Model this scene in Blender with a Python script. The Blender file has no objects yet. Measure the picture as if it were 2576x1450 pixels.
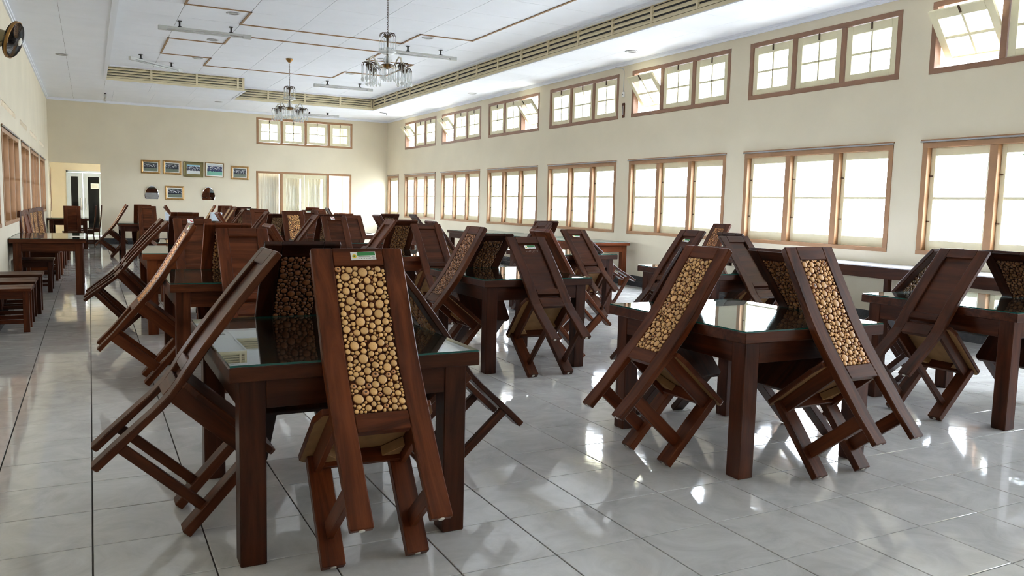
import bpy, bmesh, math, random
from mathutils import Matrix, Vector
random.seed(7)
PI = math.pi
scene = bpy.context.scene
col = scene.collection

# ------------------------------------------------------------------ camera
cam_d = bpy.data.cameras.new('camera')
cam_d.sensor_width = 36.0
cam_d.lens = 2049.221 / 2576 * 36.0
cam_d.clip_start = 0.05
cam_d.clip_end = 400
cam = bpy.data.objects.new('camera', cam_d)
col.objects.link(cam)
right = Vector((0.8886522582886289, -0.4579447829369733, 0.02416070403213028))
upv = Vector((0.02495559173435558, 0.1009001146446334, 0.9945835235443465))
fwd = Vector((0.45790215360894293, 0.883235949588505, -0.10109339778038824))
M = Matrix((right, upv, -fwd)).transposed().to_4x4()
M.translation = Vector((0.023, -3.413, 1.347))
cam.matrix_world = M
scene.camera = cam

# ------------------------------------------------------------------ world, exposure
SKY_ZENITH = 24.0
world = bpy.data.worlds.new('overcast_sky')
scene.world = world
world.use_nodes = True
wn = world.node_tree
wn.nodes.clear()
wo = wn.nodes.new('ShaderNodeOutputWorld')
wb = wn.nodes.new('ShaderNodeBackground')
wb.inputs['Color'].default_value = (0.88, 0.965, 1.10, 1)
wtc = wn.nodes.new('ShaderNodeTexCoord'); wsx = wn.nodes.new('ShaderNodeSeparateXYZ')
wmx = wn.nodes.new('ShaderNodeMath'); wmx.operation = 'MAXIMUM'; wmx.inputs[1].default_value = 0.0
wml = wn.nodes.new('ShaderNodeMath'); wml.operation = 'MULTIPLY_ADD'      # standard overcast sky: zenith three times as bright as the horizon
wml.inputs[1].default_value = SKY_ZENITH * 2 / 3; wml.inputs[2].default_value = SKY_ZENITH / 3
wn.links.new(wtc.outputs['Generated'], wsx.inputs[0]); wn.links.new(wsx.outputs['Z'], wmx.inputs[0])
wn.links.new(wmx.outputs[0], wml.inputs[0]); wn.links.new(wml.outputs[0], wb.inputs['Strength'])
wn.links.new(wb.outputs[0], wo.inputs[0])
scene.view_settings.view_transform = 'Standard'
scene.view_settings.look = 'None'
scene.view_settings.gamma = 1.0
scene.view_settings.use_curve_mapping = False
scene.view_settings.exposure = 1.36
cy = scene.cycles
cy.use_denoising = True
cy.filter_width = 1.1
cy.max_bounces = 10
cy.diffuse_bounces = 7
cy.glossy_bounces = 4
cy.transmission_bounces = 6
cy.transparent_max_bounces = 14
cy.sample_clamp_indirect = 40.0
cy.caustics_reflective = True
cy.blur_glossy = 1.0
cy.caustics_refractive = False

# room numbers (metres)
W, D, L = 8.536, 21.906, -0.9385      # right wall, far wall, left wall faces
YB = -6.0                              # wall behind the camera
TH = 0.15                              # wall thickness
ZS, ZC = 3.92, 4.25                    # soffit and upper ceiling
TX0, TX1 = 0.40, 7.20                  # raised ceiling field
TY1a, TY1b, TXs = 17.3, 19.2, 3.39     # stepped far end of the raised field
WIN_Z = (0.896, 2.172)
UP_Z = (2.938, 3.737)
WIN_L = [-2.96, -0.06, 2.844, 5.722, 8.609, 11.502, 14.432, 17.350, 20.253]   # near edge = value - 2.49
WW = 2.49

def portal(name, loc, rot, sx, sy):
    ld = bpy.data.lights.new(name, 'AREA')
    ld.shape = 'RECTANGLE'; ld.size = sx; ld.size_y = sy
    ld.cycles.is_portal = True
    o = bpy.data.objects.new(name, ld)
    o.location = loc; o.rotation_euler = rot
    col.objects.link(o)
for k, yl in enumerate(WIN_L):
    portal('window_portal', (W + 0.2, yl - WW / 2, 1.534), (0, PI / 2, 0), 1.2, WW)
    if k < 8:
        portal('window_portal', (W + 0.2, yl - WW / 2, 3.338), (0, PI / 2, 0), 0.75, WW)

# ------------------------------------------------------------------ materials
def srgb(r, g, b):
    f = lambda c: (c / 255 / 12.92) if c / 255 <= 0.04045 else ((c / 255 + 0.055) / 1.055) ** 2.4
    return (f(r), f(g), f(b), 1.0)

MATS = {}
def mat(name, color, rough=0.5, metal=0.0, spec=0.5, noise=0.0, nscale=8.0, coat=0.0, bump=0.0, bscale=40.0):
    if name in MATS: return MATS[name]
    m = bpy.data.materials.new(name); m.use_nodes = True
    nt = m.node_tree; b = nt.nodes['Principled BSDF']
    b.inputs['Base Color'].default_value = color
    b.inputs['Roughness'].default_value = rough
    b.inputs['Metallic'].default_value = metal
    b.inputs['Specular IOR Level'].default_value = spec
    b.inputs['Coat Weight'].default_value = coat
    tc = nt.nodes.new('ShaderNodeTexCoord')
    if noise > 0:
        n = nt.nodes.new('ShaderNodeTexNoise'); n.inputs['Scale'].default_value = nscale
        n.inputs['Detail'].default_value = 5
        r = nt.nodes.new('ShaderNodeValToRGB')
        r.color_ramp.elements[0].position = 0.3; r.color_ramp.elements[1].position = 0.7
        r.color_ramp.elements[0].color = tuple(c * (1 - noise) for c in color[:3]) + (1,)
        r.color_ramp.elements[1].color = tuple(min(1, c * (1 + noise * 0.4)) for c in color[:3]) + (1,)
        nt.links.new(tc.outputs['Object'], n.inputs['Vector'])
        nt.links.new(n.outputs['Fac'], r.inputs['Fac'])
        nt.links.new(r.outputs['Color'], b.inputs['Base Color'])
    if bump > 0:
        n2 = nt.nodes.new('ShaderNodeTexNoise'); n2.inputs['Scale'].default_value = bscale
        bp = nt.nodes.new('ShaderNodeBump'); bp.inputs['Strength'].default_value = bump
        bp.inputs['Distance'].default_value = 0.01
        nt.links.new(tc.outputs['Object'], n2.inputs['Vector'])
        nt.links.new(n2.outputs['Fac'], bp.inputs['Height'])
        nt.links.new(bp.outputs['Normal'], b.inputs['Normal'])
    MATS[name] = m
    return m

def wood(axis):
    """varnished teak; the object's own colour tints it; grain runs along axis"""
    name = 'varnished_wood_' + axis
    if name in MATS: return MATS[name]
    m = bpy.data.materials.new(name); m.use_nodes = True
    nt = m.node_tree; b = nt.nodes['Principled BSDF']
    tc = nt.nodes.new('ShaderNodeTexCoord'); mp = nt.nodes.new('ShaderNodeMapping')
    sc = {'x': (1.6, 16, 16), 'y': (16, 1.6, 16), 'z': (16, 16, 1.6)}[axis]
    mp.inputs['Scale'].default_value = sc
    oi = nt.nodes.new('ShaderNodeObjectInfo')
    ad = nt.nodes.new('ShaderNodeVectorMath'); ad.operation = 'ADD'
    mul = nt.nodes.new('ShaderNodeMath'); mul.operation = 'MULTIPLY'; mul.inputs[1].default_value = 37.0
    nt.links.new(oi.outputs['Random'], mul.inputs[0])
    nt.links.new(tc.outputs['Object'], mp.inputs['Vector'])
    nt.links.new(mp.outputs['Vector'], ad.inputs[0]); nt.links.new(mul.outputs[0], ad.inputs[1])
    n = nt.nodes.new('ShaderNodeTexNoise'); n.inputs['Scale'].default_value = 1.0
    n.inputs['Detail'].default_value = 7; n.inputs['Roughness'].default_value = 0.62
    n.inputs['Distortion'].default_value = 0.8
    nt.links.new(ad.outputs[0], n.inputs['Vector'])
    r = nt.nodes.new('ShaderNodeValToRGB')
    e = r.color_ramp.elements
    e[0].position = 0.32; e[0].color = (0.036, 0.0090, 0.0032, 1)
    e[1].position = 0.70; e[1].color = (0.150, 0.044, 0.0150, 1)
    mid = r.color_ramp.elements.new(0.5); mid.color = (0.088, 0.0240, 0.0078, 1)
    nt.links.new(n.outputs['Fac'], r.inputs['Fac'])
    mx = nt.nodes.new('ShaderNodeMix'); mx.data_type = 'RGBA'; mx.blend_type = 'MULTIPLY'
    mx.inputs['Factor'].default_value = 1.0
    nt.links.new(r.outputs['Color'], mx.inputs['A']); nt.links.new(oi.outputs['Color'], mx.inputs['B'])
    nt.links.new(mx.outputs['Result'], b.inputs['Base Color'])
    b.inputs['Roughness'].default_value = 0.34
    b.inputs['Specular IOR Level'].default_value = 0.18
    bp = nt.nodes.new('ShaderNodeBump'); bp.inputs['Strength'].default_value = 0.12; bp.inputs['Distance'].default_value = 0.004
    nt.links.new(n.outputs['Fac'], bp.inputs['Height']); nt.links.new(bp.outputs['Normal'], b.inputs['Normal'])
    MATS[name] = m
    return m

def slice_mat():
    if 'log_slice' in MATS: return MATS['log_slice']
    m = bpy.data.materials.new('log_slice'); m.use_nodes = True
    nt = m.node_tree; b = nt.nodes['Principled BSDF']
    a1 = nt.nodes.new('ShaderNodeAttribute'); a1.attribute_name = 'rad'
    a2 = nt.nodes.new('ShaderNodeAttribute'); a2.attribute_name = 'rnd'
    oi = nt.nodes.new('ShaderNodeObjectInfo')
    r = nt.nodes.new('ShaderNodeValToRGB')           # from pith to bark
    e = r.color_ramp.elements
    e[0].position = 0.0; e[0].color = (0.50, 0.29, 0.12, 1)
    e[1].position = 1.0; e[1].color = (0.21, 0.085, 0.035, 1)
    x = r.color_ramp.elements.new(0.12); x.color = (0.66, 0.43, 0.19, 1)
    x = r.color_ramp.elements.new(0.80); x.color = (0.60, 0.37, 0.16, 1)
    nt.links.new(a1.outputs['Fac'], r.inputs['Fac'])
    r2 = nt.nodes.new('ShaderNodeValToRGB')          # some slices are hollow or stained
    e = r2.color_ramp.elements
    e[0].position = 0.0; e[0].color = (0.03, 0.012, 0.008, 1)
    e[1].position = 0.30; e[1].color = (0.06, 0.025, 0.012, 1)
    x = r2.color_ramp.elements.new(0.36); x.color = (0.50, 0.27, 0.12, 1)
    x = r2.color_ramp.elements.new(1.0); x.color = (0.24, 0.10, 0.045, 1)
    nt.links.new(a1.outputs['Fac'], r2.inputs['Fac'])
    gt = nt.nodes.new('ShaderNodeMath'); gt.operation = 'GREATER_THAN'; gt.inputs[1].default_value = 0.90
    nt.links.new(a2.outputs['Fac'], gt.inputs[0])
    mx = nt.nodes.new('ShaderNodeMix'); mx.data_type = 'RGBA'
    nt.links.new(gt.outputs[0], mx.inputs['Factor'])
    nt.links.new(r.outputs['Color'], mx.inputs['A']); nt.links.new(r2.outputs['Color'], mx.inputs['B'])
    hv = nt.nodes.new('ShaderNodeMapRange'); hv.inputs['To Min'].default_value = 0.78; hv.inputs['To Max'].default_value = 1.12
    nt.links.new(a2.outputs['Fac'], hv.inputs['Value'])
    m2 = nt.nodes.new('ShaderNodeMix'); m2.data_type = 'RGBA'; m2.blend_type = 'MULTIPLY'; m2.inputs['Factor'].default_value = 1
    nt.links.new(mx.outputs['Result'], m2.inputs['A']); nt.links.new(hv.outputs['Result'], m2.inputs['B'])
    m3 = nt.nodes.new('ShaderNodeMix'); m3.data_type = 'RGBA'; m3.blend_type = 'MULTIPLY'; m3.inputs['Factor'].default_value = 1
    nt.links.new(m2.outputs['Result'], m3.inputs['A']); nt.links.new(oi.outputs['Color'], m3.inputs['B'])
    nt.links.new(m3.outputs['Result'], b.inputs['Base Color'])
    b.inputs['Roughness'].default_value = 0.32
    MATS['log_slice'] = m
    return m

def glass(name, tint, ior=1.5, rough=0.0, white_mix=0.0):
    """thin clear sheet: Fresnel reflection over tinted transparency"""
    if name in MATS: return MATS[name]
    m = bpy.data.materials.new(name); m.use_nodes = True
    nt = m.node_tree; nt.nodes.clear()
    out = nt.nodes.new('ShaderNodeOutputMaterial')
    tr = nt.nodes.new('ShaderNodeBsdfTransparent'); tr.inputs['Color'].default_value = tint
    gl = nt.nodes.new('ShaderNodeBsdfGlossy'); gl.inputs['Roughness'].default_value = rough
    fr = nt.nodes.new('ShaderNodeFresnel')
    ge = nt.nodes.new('ShaderNodeNewGeometry'); mr = nt.nodes.new('ShaderNodeMapRange')   # same reflectance on both faces of the sheet
    mr.inputs['To Min'].default_value = ior; mr.inputs['To Max'].default_value = 1 / ior
    nt.links.new(ge.outputs['Backfacing'], mr.inputs['Value']); nt.links.new(mr.outputs['Result'], fr.inputs['IOR'])
    mx = nt.nodes.new('ShaderNodeMixShader')
    nt.links.new(fr.outputs[0], mx.inputs[0]); nt.links.new(tr.outputs[0], mx.inputs[1]); nt.links.new(gl.outputs[0], mx.inputs[2])
    last = mx
    if white_mix > 0:
        df = nt.nodes.new('ShaderNodeBsdfDiffuse'); df.inputs['Color'].default_value = (0.8, 0.82, 0.8, 1)
        m2 = nt.nodes.new('ShaderNodeMixShader'); m2.inputs[0].default_value = white_mix
        nt.links.new(mx.outputs[0], m2.inputs[1]); nt.links.new(df.outputs[0], m2.inputs[2]); last = m2
    nt.links.new(last.outputs[0], out.inputs[0])
    MATS[name] = m
    return m

def tile_mat():
    m = bpy.data.materials.new('floor_tile'); m.use_nodes = True
    nt = m.node_tree; b = nt.nodes['Principled BSDF']
    tc = nt.nodes.new('ShaderNodeTexCoord'); geo = nt.nodes.new('ShaderNodeNewGeometry')
    n = nt.nodes.new('ShaderNodeTexNoise'); n.inputs['Scale'].default_value = 3.2; n.inputs['Detail'].default_value = 8
    n.inputs['Roughness'].default_value = 0.65; n.inputs['Distortion'].default_value = 1.6
    nt.links.new(geo.outputs['Position'], n.inputs['Vector'])
    r = nt.nodes.new('ShaderNodeValToRGB'); e = r.color_ramp.elements
    e[0].position = 0.30; e[0].color = (0.50, 0.495, 0.485, 1)
    e[1].position = 0.62; e[1].color = (0.64, 0.635, 0.625, 1)
    nt.links.new(n.outputs['Fac'], r.inputs['Fac'])
    nt.links.new(r.outputs['Color'], b.inputs['Base Color'])
    b.inputs['Roughness'].default_value = 0.055
    b.inputs['Specular IOR Level'].default_value = 0.8
    n2 = nt.nodes.new('ShaderNodeTexNoise'); n2.inputs['Scale'].default_value = 9.0; n2.inputs['Detail'].default_value = 2
    nt.links.new(geo.outputs['Position'], n2.inputs['Vector'])
    bp = nt.nodes.new('ShaderNodeBump'); bp.inputs['Strength'].default_value = 0.10; bp.inputs['Distance'].default_value = 0.004
    nt.links.new(n2.outputs['Fac'], bp.inputs['Height']); nt.links.new(bp.outputs['Normal'], b.inputs['Normal'])
    return m

M_WALL = mat('cream_paint', srgb(217, 207, 184), 0.75, noise=0.05, nscale=1.3, spec=0.2)
M_CEIL = mat('white_ceiling_board', srgb(236, 239, 246), 0.8, noise=0.03, nscale=2.0, spec=0.2)
M_JOINT = mat('ceiling_joint_shadow', srgb(84, 86, 90), 0.9, spec=0.1)
M_BEAD = mat('white_moulding', srgb(228, 231, 238), 0.6)
M_CREAM = mat('cream_woodwork', srgb(222, 214, 180), 0.5, noise=0.06, nscale=6)
M_LOUV = mat('louver_cream', srgb(222, 210, 176), 0.55, noise=0.05, nscale=5)
M_LBACK = mat('louver_gap_shadow', srgb(104, 92, 70), 0.9)  # dark colour standing in for shadow between the slats
M_FRAME = mat('brown_window_paint', srgb(158, 117, 80), 0.45, noise=0.12, nscale=7)
M_FRAME2 = mat('umber_window_paint', srgb(140, 104, 80), 0.45, noise=0.12, nscale=7)
M_TRIMB = mat('brown_ceiling_batten', srgb(150, 118, 84), 0.6)
M_GRAN = mat('dark_granite', srgb(58, 60, 63), 0.22, noise=0.25, nscale=30)
M_GROUT = mat('grey_grout', srgb(60, 57, 52), 0.85)
M_TILE = tile_mat()
M_PANE = glass('window_glass', (0.98, 0.99, 0.985, 1), 1.4)
M_TGLASS = glass('table_glass', (0.86, 0.93, 0.90, 1), 1.52)
M_GEDGE = mat('green_glass_edge', (0.010, 0.075, 0.062, 1), 0.12)
M_RAWWOOD = mat('raw_wood', srgb(150, 112, 70), 0.7, noise=0.25, nscale=14)
M_METAL = mat('grey_metal', srgb(168, 168, 170), 0.35, metal=0.8)
M_ALU = mat('painted_aluminium', srgb(196, 208, 216), 0.4)
M_BLACK = mat('black_plastic', srgb(22, 22, 22), 0.45)
M_LAMP = mat('lamp_grey_white', srgb(188, 189, 187), 0.45)
M_BRASS = mat('old_brass', srgb(150, 112, 62), 0.35, metal=0.8)
M_DBRASS = mat('dark_bronze', srgb(84, 66, 50), 0.4, metal=0.6)
M_IVORY = mat('ivory_enamel', srgb(214, 208, 194), 0.4)
M_CRYST = glass('crystal', (0.97, 0.975, 0.98, 1), 1.6, 0.05, white_mix=0.30)  # white diffuse mixed in so the crystals look brighter
M_FAN = mat('fan_olive_plastic', srgb(160, 148, 112), 0.5)
M_FANB = mat('fan_dark_plastic', srgb(40, 30, 26), 0.35)
M_GOLD = mat('gilt_frame', srgb(176, 138, 84), 0.35, metal=0.45, noise=0.25, nscale=30)
M_GOLDD = mat('dull_green_gilt', srgb(122, 112, 70), 0.45, metal=0.3)
M_WHITE = mat('white_paper', srgb(232, 232, 226), 0.7)
M_GREEN = mat('label_green', srgb(52, 132, 70), 0.6)
M_YEL = mat('label_yellow', srgb(226, 192, 52), 0.6)
M_RED = mat('label_red', srgb(196, 44, 62), 0.6)
M_INK = mat('label_ink', srgb(108, 108, 104), 0.7)
M_PAD = mat('white_felt_pad', srgb(206, 202, 194), 0.9)
M_DGLASS = mat('dark_door_glass', srgb(16, 18, 20), 0.06)
M_MIRROR = mat('mirror_silver', (0.88, 0.9, 0.9, 1), 0.01, metal=1.0)
M_CURT = mat('white_curtain_cloth', srgb(236, 232, 218), 0.9)
M_CONC = mat('outdoor_concrete', srgb(146, 144, 138), 0.9, noise=0.1, nscale=1.0)
M_LEAF = mat('tree_leaf', (0.030, 0.050, 0.024, 1), 0.7, noise=0.3, nscale=3, spec=0.1)
M_BARK = mat('tree_bark', srgb(110, 96, 80), 0.9, noise=0.3, nscale=8)
M_TILER = mat('shade_roof', srgb(150, 110, 96), 0.8)

# ------------------------------------------------------------------ mesh helpers
class MB:
    """collects shapes in one bmesh, then links them as ONE mesh object"""
    def __init__(s): s.bm = bmesh.new()
    def box(s, a, b, mi=0, bev=0.0):
        x0, y0, z0 = a; x1, y1, z1 = b
        vs = [s.bm.verts.new(p) for p in ((x0,y0,z0),(x1,y0,z0),(x1,y1,z0),(x0,y1,z0),(x0,y0,z1),(x1,y0,z1),(x1,y1,z1),(x0,y1,z1))]
        fs = [s.bm.faces.new([vs[i] for i in q]) for q in ((0,3,2,1),(4,5,6,7),(0,1,5,4),(1,2,6,5),(2,3,7,6),(3,0,4,7))]
        for f in fs: f.material_index = mi
        if bev > 0:
            es = list({e for f in fs for e in f.edges})
            bmesh.ops.bevel(s.bm, geom=es, offset=bev, segments=1, affect='EDGES', profile=0.5, clamp_overlap=True)
        return s
    def ring_strip(s, rings, mi=0, bev=0.0, closed=True):
        """rings: list of equal-length vertex loops; skinned with end caps"""
        R = [[s.bm.verts.new(p) for p in r] for r in rings]
        n = len(R[0]); fs = []
        for a, b in zip(R[:-1], R[1:]):
            for i in range(n):
                j = (i + 1) % n
                fs.append(s.bm.faces.new((a[i], a[j], b[j], b[i])))
        if closed:
            fs.append(s.bm.faces.new(list(reversed(R[0])))); fs.append(s.bm.faces.new(R[-1]))
        for f in fs: f.material_index = mi
        if bev > 0:
            s.bm.normal_update()
            es = [e for e in {e for f in fs for e in f.edges} if len(e.link_faces) == 2 and e.calc_face_angle(0) > 0.6]
            bmesh.ops.bevel(s.bm, geom=es, offset=bev, segments=1, affect='EDGES', clamp_overlap=True)
        return s
    def tube(s, pts, r, n=8, mi=0):
        pts = [Vector(p) for p in pts]; rings = []
        prev = None
        for i, p in enumerate(pts):
            t = (pts[min(i+1, len(pts)-1)] - pts[max(i-1, 0)])
            if t.length < 1e-9: t = Vector((0, 0, 1))
            t.normalize()
            u = prev - t * prev.dot(t) if prev is not None else (Vector((1,0,0)) if abs(t.x) < 0.9 else Vector((0,1,0)))
            u = u - t * u.dot(t); u.normalize(); v = t.cross(u); prev = u
            rr = r[i] if isinstance(r, (list, tuple)) else r
            rings.append([p + (u * math.cos(2*PI*k/n) + v * math.sin(2*PI*k/n)) * rr for k in range(n)])
        return s.ring_strip(rings, mi)
    def lathe(s, prof, n=20, mi=0, center=(0,0,0), M3=None):
        rings = []
        for r, z in prof:
            ring = []
            for k in range(n):
                p = Vector((r*math.cos(2*PI*k/n), r*math.sin(2*PI*k/n), z))
                if M3 is not None: p = M3 @ p
                ring.append(p + Vector(center))
            rings.append(ring)
        return s.ring_strip(rings, mi)
    def quad(s, pts, mi=0):
        f = s.bm.faces.new([s.bm.verts.new(p) for p in pts]); f.material_index = mi
        return s
    def prism(s, poly, axis, a, b, mi=0, bev=0.0):
        """polygon in the two other axes extruded along axis from a to b"""
        def P(q, t):
            if axis == 'x': return (t, q[0], q[1])
            if axis == 'y': return (q[0], t, q[1])
            return (q[0], q[1], t)
        return s.ring_strip([[P(q, a) for q in poly], [P(q, b) for q in poly]], mi, bev)
    def mesh(s, name, mats, smooth=False):
        bmesh.ops.recalc_face_normals(s.bm, faces=s.bm.faces)
        me = bpy.data.meshes.new(name); s.bm.to_mesh(me); s.bm.free()
        for m in (mats if isinstance(mats, (list, tuple)) else [mats]): me.materials.append(m)
        if smooth:
            for p in me.polygons: p.use_smooth = True
        return me
    def obj(s, name, mats, parent=None, smooth=False, kind=None):
        return link(name, s.mesh(name, mats, smooth), parent, kind=kind)

def link(name, me, parent=None, loc=(0,0,0), rot=(0,0,0), kind=None):
    o = bpy.data.objects.new(name, me)
    o.location = loc; o.rotation_euler = rot
    col.objects.link(o)
    if parent is not None: o.parent = parent
    if kind: o['kind'] = kind
    return o
def empty(name, loc=(0,0,0), rot=(0,0,0), parent=None, kind=None):
    o = bpy.data.objects.new(name, None); o.empty_display_size = 0.1
    o.location = loc; o.rotation_euler = rot
    col.objects.link(o)
    if parent is not None: o.parent = parent
    if kind: o['kind'] = kind
    return o
def tag(o, label, cat, group=None):
    o['label'] = label; o['category'] = cat
    if group: o['group'] = group
    return o
KIDS = {}
def dup(o, parent=None):
    c = o.copy(); col.objects.link(c)
    if parent is not None: c.parent = parent
    for ch in o.children: dup(ch, c)
    return c
def tint(o, c):
    o.color = (c[0], c[1], c[2], 1)
    for ch in o.children: tint(ch, c)

# ------------------------------------------------------------------ floor
floor = empty('floor', kind='structure')
MB().box((L - TH, YB - TH, -0.12), (W + TH, D + 5.3, -0.006)).obj('floor_bed', M_GROUT, floor)
g = 0.0028
def tile_mb(mb, x0, y0, x1, y1):
    x0 += g; y0 += g; x1 -= g; y1 -= g; b = 0.0015
    top = [(x0+b,y0+b,0),(x1-b,y0+b,0),(x1-b,y1-b,0),(x0+b,y1-b,0)]
    bot = [(x0,y0,-0.0015),(x1,y0,-0.0015),(x1,y1,-0.0015),(x0,y1,-0.0015)]
    low = [(x0,y0,-0.008),(x1,y0,-0.008),(x1,y1,-0.008),(x0,y1,-0.008)]
    mb.ring_strip([low, bot, top])
one = MB(); tile_mb(one, -0.2, -0.2, 0.2, 0.2)
tile_me = one.mesh('tile', M_TILE)
cells = []
for i in range(-2, 21):
    for k in range(-15, 55):
        x, y = i * 0.4 + 0.2, k * 0.4 + 0.2
        p = Vector((x, y, 0)) - M.translation
        dz = p.dot(fwd)
        inv = dz > 0.3 and abs(p.dot(right) / dz) < 0.70 and p.dot(upv) / dz > -0.42
        cells.append((0 if inv else 1, p.length, x, y))
cells.sort()
rest = MB()
for n, (_, _, x, y) in enumerate(cells):
    if n < 295:
        t = link('tile', tile_me, floor, (x, y, 0), (random.gauss(0, 0.0009), random.gauss(0, 0.0009), 0))
    else:
        tile_mb(rest, x - 0.2, y - 0.2, x + 0.2, y + 0.2)
rest.obj('tile', M_TILE, floor, kind='stuff')

# dark granite plinth and baseboards
def struct(name, mb, m): return mb.obj(name, m, kind='structure')
struct('trim_1', MB().box((W - 0.15, YB, -0.005), (W, D, 0.09), bev=0.004), M_GRAN)
struct('trim_2', MB().box((L, YB, -0.005), (L + 0.15, D, 0.09), bev=0.004), M_GRAN)
struct('trim_3', MB().box((L + 0.15, D - 0.15, -0.005), (W - 0.15, D, 0.09), bev=0.004), M_GRAN)
struct('baseboard_right', MB().box((W - 0.012, YB, 0.09), (W, D, 0.165)), M_GRAN)
struct('baseboard_left', MB().box((L, YB, 0.09), (L + 0.012, D, 0.165)), M_GRAN)
struct('baseboard_far', MB().box((0.30, D - 0.012, 0.09), (4.45, D, 0.165)).box((7.35, D - 0.012, 0.09), (W, D, 0.165)), M_GRAN)

# ------------------------------------------------------------------ walls with openings
def wall(name, axis, face, thick, u0, u1, z0, z1, holes, m):
    """slab normal to axis ('x' or 'y'), from face to face+thick, with rectangular holes (ua, ub, za, zb)"""
    us = sorted({u0, u1, *[h[0] for h in holes], *[h[1] for h in holes]})
    us = [u for u in us if u0 <= u <= u1]
    mb = MB()
    for a, b in zip(us[:-1], us[1:]):
        hs = sorted([(h[2], h[3]) for h in holes if h[0] <= a + 1e-6 and h[1] >= b - 1e-6])
        z = z0; spans = []
        for ha, hb in hs:
            if ha > z: spans.append((z, ha))
            z = max(z, hb)
        if z < z1: spans.append((z, z1))
        for za, zb in spans:
            f0, f1 = sorted((face, face + thick))
            if axis == 'x': mb.box((f0, a, za), (f1, b, zb))
            else: mb.box((a, f0, za), (b, f1, zb))
    bmesh.ops.remove_doubles(mb.bm, verts=mb.bm.verts, dist=1e-5)
    # drop the internal faces where two boxes meet
    seen = {}
    for f in list(mb.bm.faces):
        k = tuple(round(c, 4) for c in f.calc_center_median()) + (round(f.calc_area(), 5),)
        seen.setdefault(k, []).append(f)
    dead = [f for v in seen.values() if len(v) > 1 for f in v]
    if dead: bmesh.ops.delete(mb.bm, geom=dead, context='FACES_ONLY')
    return mb.obj(name, m, kind='structure')

holes_r = []
for k, yl in enumerate(WIN_L):
    y0, y1 = yl - WW, yl
    if k == 8: y0 = 17.763
    holes_r.append((y0, y1, WIN_Z[0], WIN_Z[1])); holes_r.append((y0, y1, UP_Z[0], UP_Z[1]))
holes_r.append((20.795, 21.83, WIN_Z[0], WIN_Z[1]))
wall('wall_right', 'x', W, TH, YB - TH, D + TH, -0.1, 4.45, holes_r, M_WALL)
# windows of the left wall (measured one by one), slotted air vents above
WIN_LEFT = [(2.75, 5.24), (5.70, 8.19), (8.66, 11.40), (12.00, 13.80), (14.33, 16.93), (17.55, 19.70)]
VENTS = [(6.3, 8.0), (8.80, 11.04), (11.90, 13.60), (14.38, 16.70), (17.52, 19.65)]
holes_l = [(a, b, 0.93, 2.172) for a, b in WIN_LEFT] + [(a, b, 2.45, 2.53) for a, b in VENTS]
wall('wall_left', 'x', L, -TH, YB - TH, D + TH, -0.1, 4.45, holes_l, M_WALL)
wall('wall_far', 'y', D, TH, L - TH, W + TH, -0.1, 4.45,
     [(-0.916, 0.30, 0.09, 2.20), (4.455, 7.36, 0.09, 2.185), (4.47, 7.385, 2.98, 3.76)], M_WALL)
wall('wall_back', 'y', YB, -TH, L - TH, W + TH, -0.1, 4.45, [], M_WALL)

# ------------------------------------------------------------------ ceiling
ceil = empty('ceiling', kind='structure')
MB().box((L - TH, YB - TH, ZC + 0.006), (W + TH, D + TH, 4.5)).obj('ceiling_backing', M_JOINT, ceil)
def panel_grid(xs, ys, z, zt):
    for x0, x1 in zip(xs[:-1], xs[1:]):
        for y0, y1 in zip(ys[:-1], ys[1:]):
            MB().box((x0 + 0.0035, y0 + 0.003, z), (x1 - 0.0035, y1 - 0.003, zt)).obj('ceiling_panel', M_CEIL, ceil)
xs = [0.40, 1.375, 2.335, 3.285, 4.24, 5.19, 6.155, 7.20]
ys = [5.3, 6.28, 7.25, 8.22, 9.22, 10.15, 11.13, 12.15, 13.15, 14.14, 15.03, 16.02, 17.3]
panel_grid(xs, ys, ZC, ZC + 0.012)
MB().box((TX0, YB, ZC), (TX1, 5.298, ZC + 0.012)).obj('ceiling_panel', M_CEIL, ceil)
panel_grid([3.39, 4.24, 5.19, 6.155, 7.20], [17.3, 18.25, 19.2], ZC, ZC + 0.012)
# lower soffit around the raised field: boards with open joints over a backing
def soffit(xs, ys, nm='soffit_panel'):
    for x0, x1 in zip(xs[:-1], xs[1:]):
        for y0, y1 in zip(ys[:-1], ys[1:]):
            MB().box((x0 + 0.002, y0 + 0.002, ZS), (x1 - 0.002, y1 - 0.002, ZS + 0.012)).obj(nm, M_CEIL, ceil)
yr = [YB] + [4.3 + 0.975 * i for i in range(16)] + [19.2]
soffit([TX1, 7.92, W], yr)
soffit([L, -0.30, TX0], [YB, 6.0, 8.2, 10.4, 12.6, 14.9, 17.3])
soffit([L, -0.30, TX0, 1.375, 2.335, TXs], [17.3, 18.3, 19.2])
soffit([L, -0.30, 0.62, 1.55, 2.5, 3.4, 4.3, 5.27, 6.25, TX1, W], [19.2, 20.2, D])
bk = MB()
bk.box((TX1 + 0.02, YB, ZS + 0.013), (W, D, ZC)); bk.box((L, YB, ZS + 0.013), (TX0 - 0.02, D, ZC))
bk.box((TX0 - 0.02, TY1a + 0.03, ZS + 0.013), (TXs, D, ZC)); bk.box((TXs, TY1b + 0.03, ZS + 0.013), (TX1 + 0.02, D, ZC))
bk.obj('soffit_backing', M_JOINT, ceil)

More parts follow.
